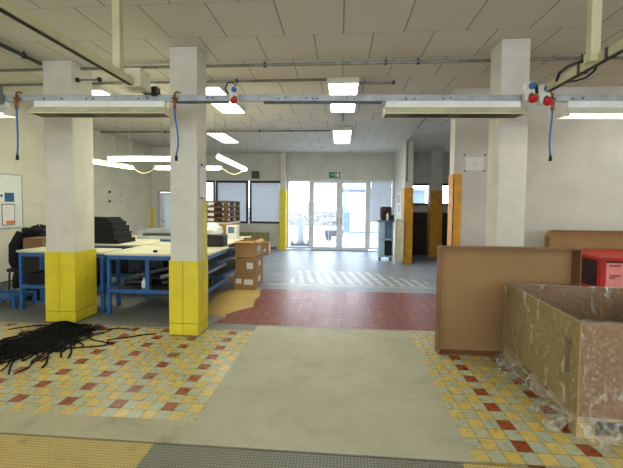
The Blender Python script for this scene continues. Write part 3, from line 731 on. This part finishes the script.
carton('brown carton in the middle of the floor stack', -1.97,-1.57,6.74,7.36,.316,.60,[(.02,.14,.08,.2)])
carton('open brown carton on top of the floor stack', -1.97,-1.59,6.74,7.34,.612,.90,[], True, mat='cardl')
# clutter along the window wall
def radiator(label, x0, x1, y, z0, z1, fy, mat, cat='radiator', n=10, axis='X'):
    t = thing('radiator', label, cat, ((x0+x1)/2, y, 0))
    b = MB(); s = (x1-x0)/n
    for k in range(n): b.box(x0+k*s+.004, x0+(k+1)*s-.004, y-.05, y+.03, z0, z1, .012)
    b.build('panel', mat, t)
    MB().tube([(x0+.05,y+.04,z0+.05),(x0+.05,y+.04,0)], .012).tube([(x1-.05,y+.04,z0+.05),(x1-.05,y+.04,0)], .012).build('pipes', mat, t)
    return t
radiator('long olive panel radiator below the black framed windows', -4.5,-2.55,13.0,.18,.62,BY,'lgreen', n=20)
for (x, y, w, d, h, m, l) in ((-2.75,11.6,.34,.35,.34,'cardd','small brown carton by the window wall beside the yellow based pillar'), (-2.45,11.8,.3,.3,.40,'cardl','small tan carton standing nearest the pillar by the entrance'), (-2.5,11.1,.26,.3,.26,'dgrey','dark grey box on the floor beside the small cartons')):
    if m == 'dgrey':
        t = thing('tool_case', l, 'case', (x, y, 0)); MB().box(x-w/2,x+w/2,y-d/2,y+d/2,0,h,.015).build('case_body', m, t); MB().tube([(x-.06,y,h),(x-.06,y,h+.04),(x+.06,y,h+.04),(x+.06,y,h)], .008).build('case_handle', 'black', t)
    else: carton(l, x-w/2, x+w/2, y-d/2, y+d/2, 0, h, [(-.08,.05,.1,.2)], group='small cartons by the window wall', mat=m)

# ------------------------------------------------------------------ things at the bench wall
t = thing('whiteboard', 'whiteboard on the bench side wall with two posters pinned to it', 'whiteboard', (LX, 6.2, 1.1))
MB().box(LX, LX+.015, 5.55, 6.65, 1.14, 2.12).build('writing_surface', 'board', t)
MB().box(LX,LX+.022,5.53,5.55,1.12,2.14).box(LX,LX+.022,6.65,6.67,1.12,2.14).box(LX,LX+.022,5.55,6.65,1.12,1.14).box(LX,LX+.022,5.55,6.65,2.12,2.14).build('board_frame', 'alu', t)
t = thing('poster', 'small white poster with a blue photograph on the whiteboard', 'poster', (LX+.016, 6.3, 1.6))
MB().box(LX+.016, LX+.018, 6.18, 6.49, 1.61, 1.80).build('sheet', 'paper', t)
MB().box(LX+.018, LX+.0195, 6.28, 6.48, 1.62, 1.79).build('picture', 'paperblue', t)
MB().lathe((LX+.018, 6.22, 1.73), [(.028,0),(.028,.0015)], 'X', 14).build('emblem', 'paperblue', t)
t = thing('poster', 'white paper sheet with an orange foot on the whiteboard', 'poster', (LX+.016, 6.35, 1.18))
MB().box(LX+.016, LX+.018, 6.22, 6.49, 1.18, 1.58).build('sheet', 'dgrey', t)
MB().box(LX+.018, LX+.0195, 6.235, 6.475, 1.195, 1.565).build('page', 'paper', t)
MB().box(LX+.0195, LX+.021, 6.30, 6.475, 1.20, 1.27).build('footer', 'paperor', t)
b = MB()
for k in range(7): b.box(LX+.0195, LX+.0203, 6.27, 6.27+random.uniform(.10,.18), 1.31+.033*k, 1.316+.033*k)
b.build('print_lines', 'lgrey', t)
# chair with a black coat
t = thing('workshop_chair', 'black workshop chair behind the narrow bench under a coat', 'chair', (-5.35, 5.85, 0))
MB().box(-5.56,-5.14,5.64,6.02,.44,.5,.02).build('seat', 'black', t)
MB().box(-5.56,-5.14,6.02,6.06,.60,1.05,.02).build('backrest', 'black', t)
for x in (-5.53,-5.17):
    MB().tube([(x,5.68,.44),(x,5.66,0)], .014).build('leg', 'black', t)
    MB().tube([(x,6.04,1.0),(x,6.04,.44),(x,6.07,0)], .014).build('leg', 'black', t)
t = thing('coat', 'black padded coat hung over the workshop chair', 'coat', (-5.35, 6.0, .3))
def coat(u, v):
    a = u*PI*2; r = [.95,1.0,1.0,.97,.9,.62,.05]; hgt = [.10,.42,.72,.92,1.06,1.17,1.21]
    k = v*6; i = min(int(k), 5); f = k-i; R = r[i]*(1-f)+r[i+1]*f; z = hgt[i]*(1-f)+hgt[i+1]*f
    w = .030*math.sin(a*6+z*5)+.018*math.sin(a*11-z*9)
    return (-5.30+(.29+w)*R*math.cos(a)-.2*(1.2-z), 6.04+(.15+w)*R*math.sin(a), z+.02*math.sin(a*3))
b = MB().sheet(coat, 48, 18); bmesh.ops.remove_doubles(b.b, verts=b.b.verts, dist=.0005); b.build('coat_body', 'cloth', t, True)
MB().tube([(-5.52,5.92,1.08),(-5.62,5.88,.86),(-5.64,5.88,.58),(-5.58,5.88,.40)], [.08,.085,.075,.05], 10).build('sleeve', 'cloth', t, True)
MB().tube([(-5.1,5.93,1.10),(-5.0,5.92,.9),(-5.04,5.92,.62)], [.08,.075,.06], 10).build('sleeve', 'cloth', t, True)
MB().tube([(-5.48,5.93,1.13),(-5.3,5.87,1.13),(-5.12,5.93,1.12)], .05, 8).build('collar', 'cloth', t, True)
t = thing('storage_bin', 'tall black bin under the brown carton by the black coat', 'bin', (-5.05, 5.7, 0))
MB().box(-5.13,-4.84,5.54,5.86,.0,.735,.01).build('bin_body', 'black', t); MB().box(-5.145,-4.825,5.525,5.875,.735,.75).build('rim', 'black', t)
o = carton('brown carton standing in front of the black coat', -5.14,-4.80,5.53,5.86,.752,1.03,[], group='cartons by the coat', mat='cardd')
t = thing('low_trolley', 'low blue steel trolley beside the narrow bench end by the wall', 'trolley', (-5.15, 5.26, 0))
MB().box(-5.45,-4.86,5.06,5.10,.14,.19).box(-5.45,-4.86,5.42,5.46,.14,.19).box(-5.45,-5.41,5.10,5.42,.14,.19).box(-4.90,-4.86,5.10,5.42,.14,.19).box(-5.41,-4.90,5.10,5.42,.15,.16).build('deck', 'blue', t)
for x in (-5.43,-4.88):
    for y in (5.08,5.44): MB().box(x-.02,x+.02,y-.02,y+.02,0,.14).build('leg', 'blue', t)
tag(recentre(MB().tube([(LX+.03,4.4,.10),(LX+.03,5.4,.11),(LX+.03,6.5,.14),(LX+.03,7.4,.15)], .014, 6).build('wall_cable', 'black', None, True)), 'black cable running along the foot of the bench side wall', 'cable')
for z in (1.92, 1.67):
    t = thing('wall_socket', '%s of two round brown wall sockets over the black foam stack' % ('upper' if z > 1.8 else 'lower'), 'wall socket', (LX, 9.35, z))
    MB().lathe((LX, 9.35, z), [(.045,0),(.045,.012),(.038,.02)], 'X', 16).build('faceplate', 'cream', t, True)
    MB().lathe((LX+.018, 9.35, z), [(.036,0),(.03,.03),(.012,.032)], 'X', 16).build('socket_face', 'brown', t, True)
for z in (1.85, 1.66):
    tag(recentre(MB().lathe((LX, 9.85, z), [(.02,0),(.02,.015),(.012,.02)], 'X', 12).build('wall_plug', 'grey', None, True)), '%s grey wall plug beside the brown wall sockets' % ('upper' if z > 1.8 else 'lower'), 'wall plug')

# ------------------------------------------------------------------ entrance wall fittings
t = thing('exit_sign', 'green emergency exit sign above the glazed double door', 'exit sign', (-.2, BY-.03, 2.62))
MB().box(-.42,-.02,BY-.04,BY,2.60,2.80,.006).build('sign_body', 'green', t)
b = MB(); y0, y1 = BY-.044, BY-.0405
b.box(-.15,-.06,y0,y1,2.63,2.77)                          # doorway
b.prism([(-.36,2.70),(-.28,2.70),(-.28,2.675),(-.24,2.71),(-.28,2.745),(-.28,2.72),(-.36,2.72)], 'Y', y0, y1)   # arrow
b.lathe((-.195, y1, 2.755), [(.015,-.0035),(.015,0)], 'Y', 12)
b.prism([(-.215,2.735),(-.185,2.735),(-.18,2.69),(-.20,2.69)], 'Y', y0, y1).prism([(-.20,2.69),(-.182,2.69),(-.165,2.64),(-.178,2.64)], 'Y', y0, y1).prism([(-.20,2.69),(-.188,2.69),(-.21,2.645),(-.225,2.65)], 'Y', y0, y1)
b.build('pictogram', 'paper', t)
t = thing('wall_speaker', 'small black speaker box above the middle black framed window', 'speaker', (-3.07, BY, 2.58))
MB().box(-3.2,-2.94,BY-.14,BY,2.57,2.83,.01).build('cabinet', 'black', t)
MB().box(-3.18,-2.96,BY-.148,BY-.141,2.59,2.81).build('grille', 'dgrey', t)
# papers on the middle pillar side, sign on the plain wall
t = thing('notice_sheet', 'clear sleeve with white sheets fixed to the side of the middle pillar', 'notice', (-1.71, 4.42, 1.6))
MB().box(-1.709,-1.703,4.30,4.50,1.67,2.09).build('sleeve', 'lgrey', t); MB().box(-1.703,-1.701,4.32,4.48,1.69,2.06).build('sheet', 'paper', t)
for z in (1.68, 2.09): MB().box(-1.703,-1.697,4.36,4.40,z-.012,z+.012).build('clip', 'dgrey', t)
t = thing('wall_notice', 'white paper notice held by screws on the plain white wall', 'notice', (2.1, RW, 2.3))
MB().box(1.97,2.25,RW-.006,RW,2.19,2.40).build('sheet', 'paper', t)
b = MB()
for k, (w) in enumerate((.06,.10,.04)): b.box(2.11-w/2,2.11+w/2,RW-.0075,RW-.0062,2.31-.03*k,2.316-.03*k)
b.build('print_lines', 'lgrey', t)
for x, z in ((1.95,2.43),(2.27,2.43),(1.96,2.18),(2.26,2.18)): MB().lathe((x,RW,z), [(.014,0),(.014,-.01),(.006,-.014)], 'Y', 10).build('screw', 'dgrey', t)
t = thing('wall_poster', 'sheet pinned to the side wall between the door and the orange based pillar', 'poster', (1.87, 12.0, 1.4))
MB().box(1.863,1.869,11.55,12.35,1.35,2.05).build('sheet', 'paper', t)
MB().box(1.861,1.863,11.65,12.25,1.72,1.98).box(1.861,1.863,11.65,12.0,1.42,1.66).build('picture', 'lgrey', t)
radiator('tall cream radiator beside the slim orange based pillar', 1.53,1.785,10.40,.08,1.27,0,'radiator', n=4)
# trolley by the entrance
t = thing('tool_trolley', 'pale blue tool trolley by the glazed entrance', 'trolley', (1.35, 10.9, 0))
MB().box(1.16,1.30,10.75,10.77,.16,1.16).box(1.13,1.16,10.75,11.2,.12,1.16).box(1.13,1.55,11.17,11.2,.12,1.16).box(1.16,1.55,10.75,11.17,.12,.16).box(1.16,1.55,10.75,11.17,.62,.65).box(1.52,1.55,10.75,11.17,.16,1.16).build('trolley_body', 'paleblue', t)
MB().box(1.10,1.58,10.72,11.22,1.16,1.2,.006).build('trolley_top', 'bluegrey', t)
MB().tube([(1.12,10.75,1.1),(1.02,10.7,1.22),(.92,10.72,1.26)], .014).build('push_handle', 'white', t)
for x in (1.18,1.5):
    for y in (10.8,11.14): MB().lathe((x-.015,y,.055), [(.02,0),(.055,.0),(.055,.03),(.02,.03)], 'X', 14).box(x-.02,x+.02,y-.02,y+.02,.10,.12).build('castor', 'black', t, False)
t = thing('canister', 'black canister standing inside the pale blue trolley', 'canister', (1.38, 10.9, .16))
MB().box(1.32,1.51,10.78,11.05,.162,.6,.05).build('canister_body', 'black', t); MB().lathe((1.41,10.9,.6), [(.03,0),(.03,.02)], 'Z', 10).build('cap', 'bluecap', t)
t = thing('machine_head', 'dark red machine head standing on the pale blue trolley', 'machine', (1.36, 10.95, 1.2))
MB().box(1.17,1.50,10.8,11.1,1.24,1.60,.05).build('machine_body', 'redd', t)
MB().box(1.2,1.47,10.82,11.08,1.201,1.24).build('foot', 'black', t)
MB().lathe((1.28,10.79,1.45), [(.07,.01),(.07,-.02),(.04,-.03)], 'Y', 16).build('dial', 'black', t, True)
o = MB().lathe((1.37,10.765,1.201), [(.03,0),(.035,.01),(.035,.15),(.015,.18),(.015,.21)], 'Z', 14).build('spray_can', 'white', None, True); tag(recentre(o), 'white spray can in front of the dark red machine head', 'spray can')
o = MB().box(1.42,1.56,10.73,10.79,1.201,1.36,.02).build('hand_lamp', 'black', None); tag(recentre(o), 'small black hand lamp on the trolley edge next to the spray can', 'lamp')

# ------------------------------------------------------------------ dark side bay
def cupboard(label, x0, x1, y0, y1, h, doors, mat='brown'):
    t = thing('cupboard', label, 'cupboard', ((x0+x1)/2, (y0+y1)/2, 0), group='dark cupboards in the side bay')
    MB().box(x0,x1,y0,y1,0,h,.004).build('carcass', mat, t)
    w = (x1-x0)/doors
    for k in range(doors):
        a = x0+k*w
        d = MB().box(a+.01,a+w-.01,y0-.02,y0-.001,.08,h-.03,.003).build('door', mat, t)
        MB().tube([(a+w-.06,y0-.02,h*.5),(a+w-.06,y0-.04,h*.5),(a+w-.06,y0-.04,h*.5+.1),(a+w-.06,y0-.02,h*.5+.1)], .005).build('handle', 'dgrey', d)
    return t
cupboard('dark brown cupboard below the side bay windows beside the slim pillar', 2.02,2.88,12.4,13.05,1.42,2)
cupboard('dark brown cupboard below the side bay windows behind the grey pillar', 2.92,4.4,12.45,13.05,1.42,3)
cupboard('black cupboard in the side bay partly behind the wall end', 2.95,4.0,9.2,9.8,1.5,2,'black')

# ------------------------------------------------------------------ big carton in stretch film on its pallet
BX0,BX1,BY0,BY1,BB,BT = 1.695,2.87,2.60,3.86,.15,.816; BROT = -.05
t = pallet('pale wooden pallet under the big film wrapped carton', 0, 0, 0, w=BY1-BY0, d=BX1-BX0, mat='woodp', h=.148)
t.location = ((BX0+BX1)/2, (BY0+BY1)/2, 0); t.rotation_euler = (0,0,PI/2+BROT)
t = thing('wrapped_carton', 'big open cardboard container wrapped in stretch film on a pallet', 'carton', ((BX0+BX1)/2, (BY0+BY1)/2, BB), BROT)
b = MB(); k = .014
def side(name, x0, x1, y0, y1, mat):
    MB().box(x0,x1,y0,y1,BB+.002,BT,.003).build(name, mat, t)
side('side_panel', BX0, BX0+k, BY0, BY1, 'cardo'); side('side_panel', BX1-k, BX1, BY0, BY1, 'cardo')
side('end_panel', BX0+k, BX1-k, BY0, BY0+k, 'cardd'); side('end_panel', BX0+k, BX1-k, BY1-k, BY1, 'cardd')
MB().box(BX0+k,BX1-k,BY0+k,BY1-k,BB+.002,BB+.016).build('base_panel', 'cardo', t)
MB().box(BX0-.006,BX0-.0005,BY0-.004,BY0+.06,BB+.01,BT-.01).build('corner_strip', 'cardo', t)
b = MB()      # faded upright print block
for z in [.40+.020*q for q in range(13)]:
    b.prism([(BY0+.10,z+.02),(BY0+.10,z+.030),(BY0+.165,z+.012),(BY0+.165,z+.002)], 'X', BX0-.0018, BX0-.0006)
b.box(BX0-.0018,BX0-.0006,BY0+.096,BY0+.100,.50,.66).box(BX0-.0018,BX0-.0006,BY0+.165,BY0+.169,.52,.67)
b.build('faded_print', 'inkbr', t)
random.seed(11)
def film_side(fix, axis, a0, a1, out, seed):
    def f(u, v):
        a = a0+(a1-a0)*u; low = max(0, .18-v)/.18; z = .015+v*(BT+.012-.015)
        w = .008*math.sin(u*23+seed)+.006*math.sin(u*51+v*9)+.005*math.sin(v*31+u*7)
        flare = low**1.2*(.085+.06*math.sin(u*9+seed)+.03*math.sin(u*27))
        if out > 0: flare *= .2
        o = fix+out*(.012+abs(w)+max(flare, 0))
        z += low*.03*math.sin(u*15+seed)
        z += (.012*math.sin(u*40+seed) if v > .97 else 0)
        z = max(z, .006)
        return (o, a, z) if axis == 'X' else (a, o, z)
    return f
b = MB()
b.sheet(film_side(BX0,'X',BY0-.012,BY1+.012,-1,.4), 60, 34)
b.sheet(film_side(BY0,'Y',BX0-.012,BX1+.012,-1,1.7), 60, 34)
b.sheet(film_side(BX1,'X',BY0-.012,BY1+.012,1,2.9), 40, 24); b.sheet(film_side(BY1,'Y',BX0-.012,BX1+.012,1,4.1), 40, 24)
# inner turn-down of the film
for fix, ax, a0, a1, sg in ((BX0+.016,'X',BY0+.02,BY1-.02,1),(BY1-.016,'Y',BX0+.02,BX1-.02,-1),(BX1-.016,'X',BY0+.02,BY1-.02,-1),(BY0+.016,'Y',BX0+.02,BX1-.02,1)):
    def g(u, v, fix=fix, ax=ax, a0=a0, a1=a1, sg=sg):
        a = a0+(a1-a0)*u; z = BT+.012-v*.5; o = fix+sg*(.004+abs(.010*math.sin(u*19+v*4)+.007*math.sin(u*43-v*15)))
        return (o, a, z) if ax == 'X' else (a, o, z)
    b.sheet(g, 46, 18)
b.build('stretch_film', 'film', t, True, label='crinkled clear stretch film')

# ------------------------------------------------------------------ upright lid, red crates, tray
t = thing('cardboard_cover', 'large shallow cardboard lid standing upright behind the wrapped container', 'cardboard lid', (1.8, 4.1, 0))
x0,x1,y0,y1,z0,z1 = 1.08,2.51,3.985,4.145,.0,1.175
lean = 0
MB().box(x0+.008,x1-.008,y1-.012,y1,.01,z1-.01).build('lid_panel', 'card', t)
MB().box(x0,x0+.012,y0,y1,.0,z1,.002).build('lid_wall', 'cardd', t); MB().box(x1-.012,x1,y0,y1,.0,z1,.002).build('lid_wall', 'cardd', t)
MB().box(x0+.012,x1-.012,y0,y1,z1-.012,z1,.002).build('lid_wall', 'cardd', t); MB().box(x0+.012,x1-.012,y0,y1,0,.012,.002).build('lid_wall', 'cardd', t)

def red_crate(label, z, x=3.55, y=4.86):
    t = thing('red_crate', label, 'crate', (x, y, z), group='stacked red crates'); w, d, h = 1.15, .96, .344
    b = MB().box(-w/2,w/2,-d/2+.06,d/2,0,.02)
    for sx in (-1,1): b.box(sx*w/2-.0125*(1+sx), sx*w/2+.0125*(1-sx), -d/2+.06, d/2, .02, h)
    for yy in (-d/2+.06, d/2-.025): b.box(-w/2+.025, w/2-.025, yy, yy+.025, .02, h)
    b.build('crate_body', 'redd', t, local=True)
    r = MB().box(-w/2-.01,w/2+.01,-d/2,-d/2+.06,h-.03,h,.004).box(-w/2-.01,w/2+.01,d/2,d/2+.02,h-.03,h,.004).box(-w/2-.015,-w/2,-d/2,d/2,h-.03,h,.004).box(w/2,w/2+.015,-d/2,d/2,h-.03,h,.004)
    r.build('rim', 'red', t, local=True)
    for xx in (-w/2-.01, .14): MB().box(xx,xx+.06,-d/2,-d/2+.06,.0,h-.03).build('upright_rib', 'red', t, local=True)
    for kk in range(8): MB().box(-w/2-.012,-w/2,-d/2+.07,d/2-.02,.015+.037*kk,.033+.037*kk).build('louvre', 'redd', t, local=True)
    return t
c0 = red_crate('red louvred crate at the bottom of the stack behind the cardboard lid', 0)
dup(c0, (3.55,4.86,.346), label='red louvred crate in the middle of the stack behind the cardboard lid')
c2 = dup(c0, (3.55,4.86,.692), label='red louvred crate with a pink paper label, on top of the stack')
MB().box(-.58,.58,-.47,.47,.345,.353,.003).build('top_panel', 'red', c2, local=True)
w = MB().box(-.50,-.30,-.435,-.424,.0,.285).build('paper_label', 'pink', c2, local=True)
b = MB()
for z, ws in ((.245,(.02,.016,.022,.014,.02)), (.13,(.016,.01,.02,.012,.018,.012)), (.105,(.02,.012,.016))):
    x = -.455
    for q in ws: b.box(x,x+q,-.4375,-.4352,z,z+.018); x += q+.006
b.build('blurred_print', 'inkred', w, local=True)
# cap sheet over the red crates
t = thing('cardboard_tray', 'brown round cornered cardboard tray standing behind the red crates', 'tray', (3.9, 5.5, 0))
def rr(x0,x1,z0,z1,r):
    p = []
    for cx, cz, a0 in ((x1-r,z1-r,0),(x0+r,z1-r,90),):
        for q in range(7): a = math.radians(a0+15*q); p.append((cx+r*math.cos(a), cz+r*math.sin(a)))
    return p+[(x0,z0),(x1,z0)]
MB().prism(rr(2.92,5.4,0,1.29,.09), 'Y', 5.44, 5.46).build('tray_panel', 'card', t)
b = MB()
b.box(2.92,2.94,5.36,5.44,0,1.2).box(5.38,5.4,5.36,5.44,0,1.2).box(3.0,5.3,5.36,5.44,1.275,1.29)
b.build('tray_edge', 'cardd', t)

# ------------------------------------------------------------------ heap of black strips
random.seed(5)
def strand(x, y, ang, L, z, bend, n=7):
    pts = []
    for k in range(n):
        s = k/(n-1); pts.append((x+math.cos(ang)*L*s, y+math.sin(ang)*L*s, z)); ang += bend/(n-1)+random.uniform(-.05,.05)
    return pts
b = MB()
def pile(x, y): return .17*math.exp(-((x+3.36)/.24)**2-((y-4.10)/.24)**2)
for k in range(330):
    cx = -3.38+random.gauss(0,.15); cy = 3.98+random.gauss(0,.17)
    u = random.random()
    L = random.uniform(.35,.75); ang = -PI/2+random.gauss(-.15,.38)
    p = strand(cx-math.cos(ang)*L*.5, cy-math.sin(ang)*L*.5, ang, L, 0, random.uniform(-.5,.5), 8)
    if max(v[1] for v in p) > 4.52: continue
    b.ribbon([(v[0], v[1], .006+u*pile(v[0], v[1])+.006*random.random()) for v in p], random.uniform(.012,.02), random.uniform(.004,.008))
for k in range(70):
    x = -3.36+random.gauss(0,.14); y = 3.92+random.gauss(0,.14); ang = -PI/2+random.uniform(-1.25,.25)
    b.ribbon([(p[0],p[1],.008+.05*(1-i/7)*random.uniform(.3,1)) for i, p in enumerate(strand(x,y,ang,random.uniform(.3,.85),0,random.uniform(-.4,.4),8))], random.uniform(.011,.017), .006)
o = b.build('strip_heap', 'strap', None); recentre(o); tag(o, 'tangled heap of black cut strips on the mottled tiles', 'strips'); o['kind'] = 'stuff'
outs = [([(-2.98,3.72,.012),(-2.83,3.78,.008),(-2.62,3.85,.008),(-2.63,3.92,.008),(-2.70,4.02,.008),(-2.55,4.10,.008),(-2.33,4.25,.008),(-2.24,4.27,.008)], 'long kinked black strip trailing from the heap towards the middle pillar'),
        ([(-2.95,3.75,.012),(-2.84,3.62,.008),(-2.78,3.50,.008)], 'short black strip sticking out of the heap below the kinked strip'),
        ([(-3.02,3.52,.012),(-2.90,3.36,.008),(-2.86,3.26,.008)], 'short bent black strip ending nearest the kerb'),
        ([(-3.75,4.42,.012),(-3.95,4.40,.008),(-4.15,4.22,.008)], 'black strip lying behind the heap beside the pillar foot'),
        ([(-2.92,4.34,.012),(-2.80,4.42,.008),(-2.66,4.40,.008)], 'black strip sticking out of the heap past the pillar foot'),
        ([(-3.55,3.95,.012),(-3.8,3.82,.008),(-4.05,3.80,.008)], 'black strip reaching out of the heap towards the bench side wall')]
for p, l in outs:
    tag(recentre(MB().ribbon(p, .018, .008).build('black_strip', 'strap', None)), l, 'strip', 'loose black strips around the heap')

# ------------------------------------------------------------------ outdoors beyond the entrance
struct('floor_outside', MB().box(-30, 30, BY+.2, 60, -.25, -.08), 'snow')
t = thing('gate_post', 'pale stone gate post outside the glazed entrance', 'post', (-1.55, 14.6, -.08))
MB().box(-1.70,-1.45,14.5,14.75,-.08,1.05,.01).build('post_body', 'lgrey', t); MB().prism([(-1.74,1.05),(-1.41,1.05),(-1.575,1.22)], 'Y', 14.48, 14.77).build('cap', 'lgrey', t)
t = thing('planter', 'low planter with dark leaves at the foot of the gate post', 'planter', (-1.6, 14.2, -.08))
MB().box(-1.95,-1.2,14.15,14.4,-.08,.10).build('trough', 'dgrey', t)
b = MB()
for k in range(60):
    x = random.uniform(-1.92,-1.23); y = random.uniform(14.17,14.38); b.tube([(x,y,.08),(x+random.uniform(-.06,.06),y+random.uniform(-.05,.05),.26)], [.02,.004], 4)
b.build('leaves', 'hedge', t)
t = thing('railing', 'thin grey railing outside the glazed entrance', 'railing', (-.5, 16, -.08))
MB().tube([(-1.3,16,1.0),(.3,16,1.0)], .02).tube([(-1.3,16,.55),(.3,16,.55)], .015).build('rails', 'grey', t)
for x in (-1.3,-.5,.3): MB().tube([(x,16,-.08),(x,16,1.0)], .02).build('rail_post', 'grey', t)
t = thing('parked_trailer', 'dark low trailer parked outside the glazed entrance', 'trailer', (-.35, 18, -.08))
MB().box(-.75,.15,17.6,18.3,.12,.42,.03).build('trailer_body', 'dgrey', t)
for x in (-.55,-.05): MB().lathe((x,17.57,.06), [(.04,0),(.14,.0),(.14,.08),(.04,.08)], 'Y', 14).build('wheel', 'black', t)
t = thing('garage', 'pale grey garage with a ribbed door outside the entrance', 'garage', (2.6, 24, -.08))
MB().box(.2,5.2,23,27,-.08,2.6).build('garage_wall', 'bluegrey', t); MB().box(-.0,5.4,22.8,27.2,2.6,2.75).build('roof', 'grey', t)
b = MB()
for k in range(9): b.box(.6,3.4,22.93,22.99,.0+.25*k,.22+.25*k)
b.build('garage_door', 'paleblue', t)
t = thing('hedge', 'bare pale hedge far outside behind the railing', 'hedge', (-3, 30, -.08))
b = MB(); bmesh.ops.create_icosphere(b.b, subdivisions=4, radius=1, matrix=Matrix.Translation((-3.5,32,.4)) @ Matrix.Diagonal((6,1.2,1.5,1)))
for v in b.b.verts: v.co += Vector((random.uniform(-1,1), random.uniform(-1,1), random.uniform(-1,1)))*.12
b.build('foliage', 'hedge', t)

# ------------------------------------------------------------------ light, world, camera
W = bpy.data.worlds.new('World'); S.world = W; W.use_nodes = True
nt = W.node_tree; nt.nodes.clear()
bg = nt.nodes.new('ShaderNodeBackground'); ow = nt.nodes.new('ShaderNodeOutputWorld')
tc = nt.nodes.new('ShaderNodeTexCoord'); sx = nt.nodes.new('ShaderNodeSeparateXYZ'); rp = nt.nodes.new('ShaderNodeMix'); rp.data_type = 'RGBA'
mr = nt.nodes.new('ShaderNodeMapRange'); mr.inputs[1].default_value = 0; mr.inputs[2].default_value = .6
nt.links.new(tc.outputs['Generated'], sx.inputs[0]); nt.links.new(sx.outputs[2], mr.inputs[0]); nt.links.new(mr.outputs[0], rp.inputs[0])
rp.inputs[6].default_value = (.86,.93,1,1); rp.inputs[7].default_value = (.64,.80,1,1)
nt.links.new(rp.outputs[2], bg.inputs[0]); bg.inputs[1].default_value = 5.5; nt.links.new(bg.outputs[0], ow.inputs[0])
def portal(x, y, z, w, h, face):
    l = bpy.data.lights.new('daylight_portal', 'AREA'); l.shape = 'RECTANGLE'; l.size = w; l.size_y = h; l.cycles.is_portal = True
    o = bpy.data.objects.new('daylight_portal', l); COL.objects.link(o); o.location = (x, y, z); o.rotation_euler = (PI/2 if face > 0 else -PI/2, 0, 0)
    return o
portal(0, BY+.25, 1.27, 3.9, 2.5, -1); portal(-3.55, BY+.25, 1.7, 2.9, 1.6, -1); portal(4.7, BY+.25, 2.0, 4.6, .8, -1)
portal(-2.9, FY-.2, 2.0, 5.5, 2.0, 1); portal(3.35, FY-.2, 2.0, 6.2, 2.0, 1)

cam = bpy.data.cameras.new('camera'); co = bpy.data.objects.new('camera', cam); COL.objects.link(co)
th, tau, rho = math.radians(4.5), math.radians(2.3), math.radians(.57)
F = Vector((-math.sin(th)*math.cos(tau), math.cos(th)*math.cos(tau), -math.sin(tau)))
Rv = Vector((math.cos(th), math.sin(th), 0)); Uv = Rv.cross(F)
R2 = Rv*math.cos(rho)+Uv*math.sin(rho); U2 = -Rv*math.sin(rho)+Uv*math.cos(rho)
co.matrix_world = Matrix(((R2.x,U2.x,-F.x,0),(R2.y,U2.y,-F.y,0),(R2.z,U2.z,-F.z,1.6),(0,0,0,1)))
cam.sensor_width = 36; cam.lens = 365/623*36; cam.shift_y = -13.5/623; cam.clip_end = 200
S.camera = co
S.view_settings.view_transform = 'Standard'; S.view_settings.look = 'None'; S.view_settings.gamma = 1; S.view_settings.use_curve_mapping = False
S.view_settings.exposure = .62
S.cycles.max_bounces = 8; S.cycles.diffuse_bounces = 4; S.cycles.transparent_max_bounces = 16
S.cycles.sample_clamp_indirect = 6
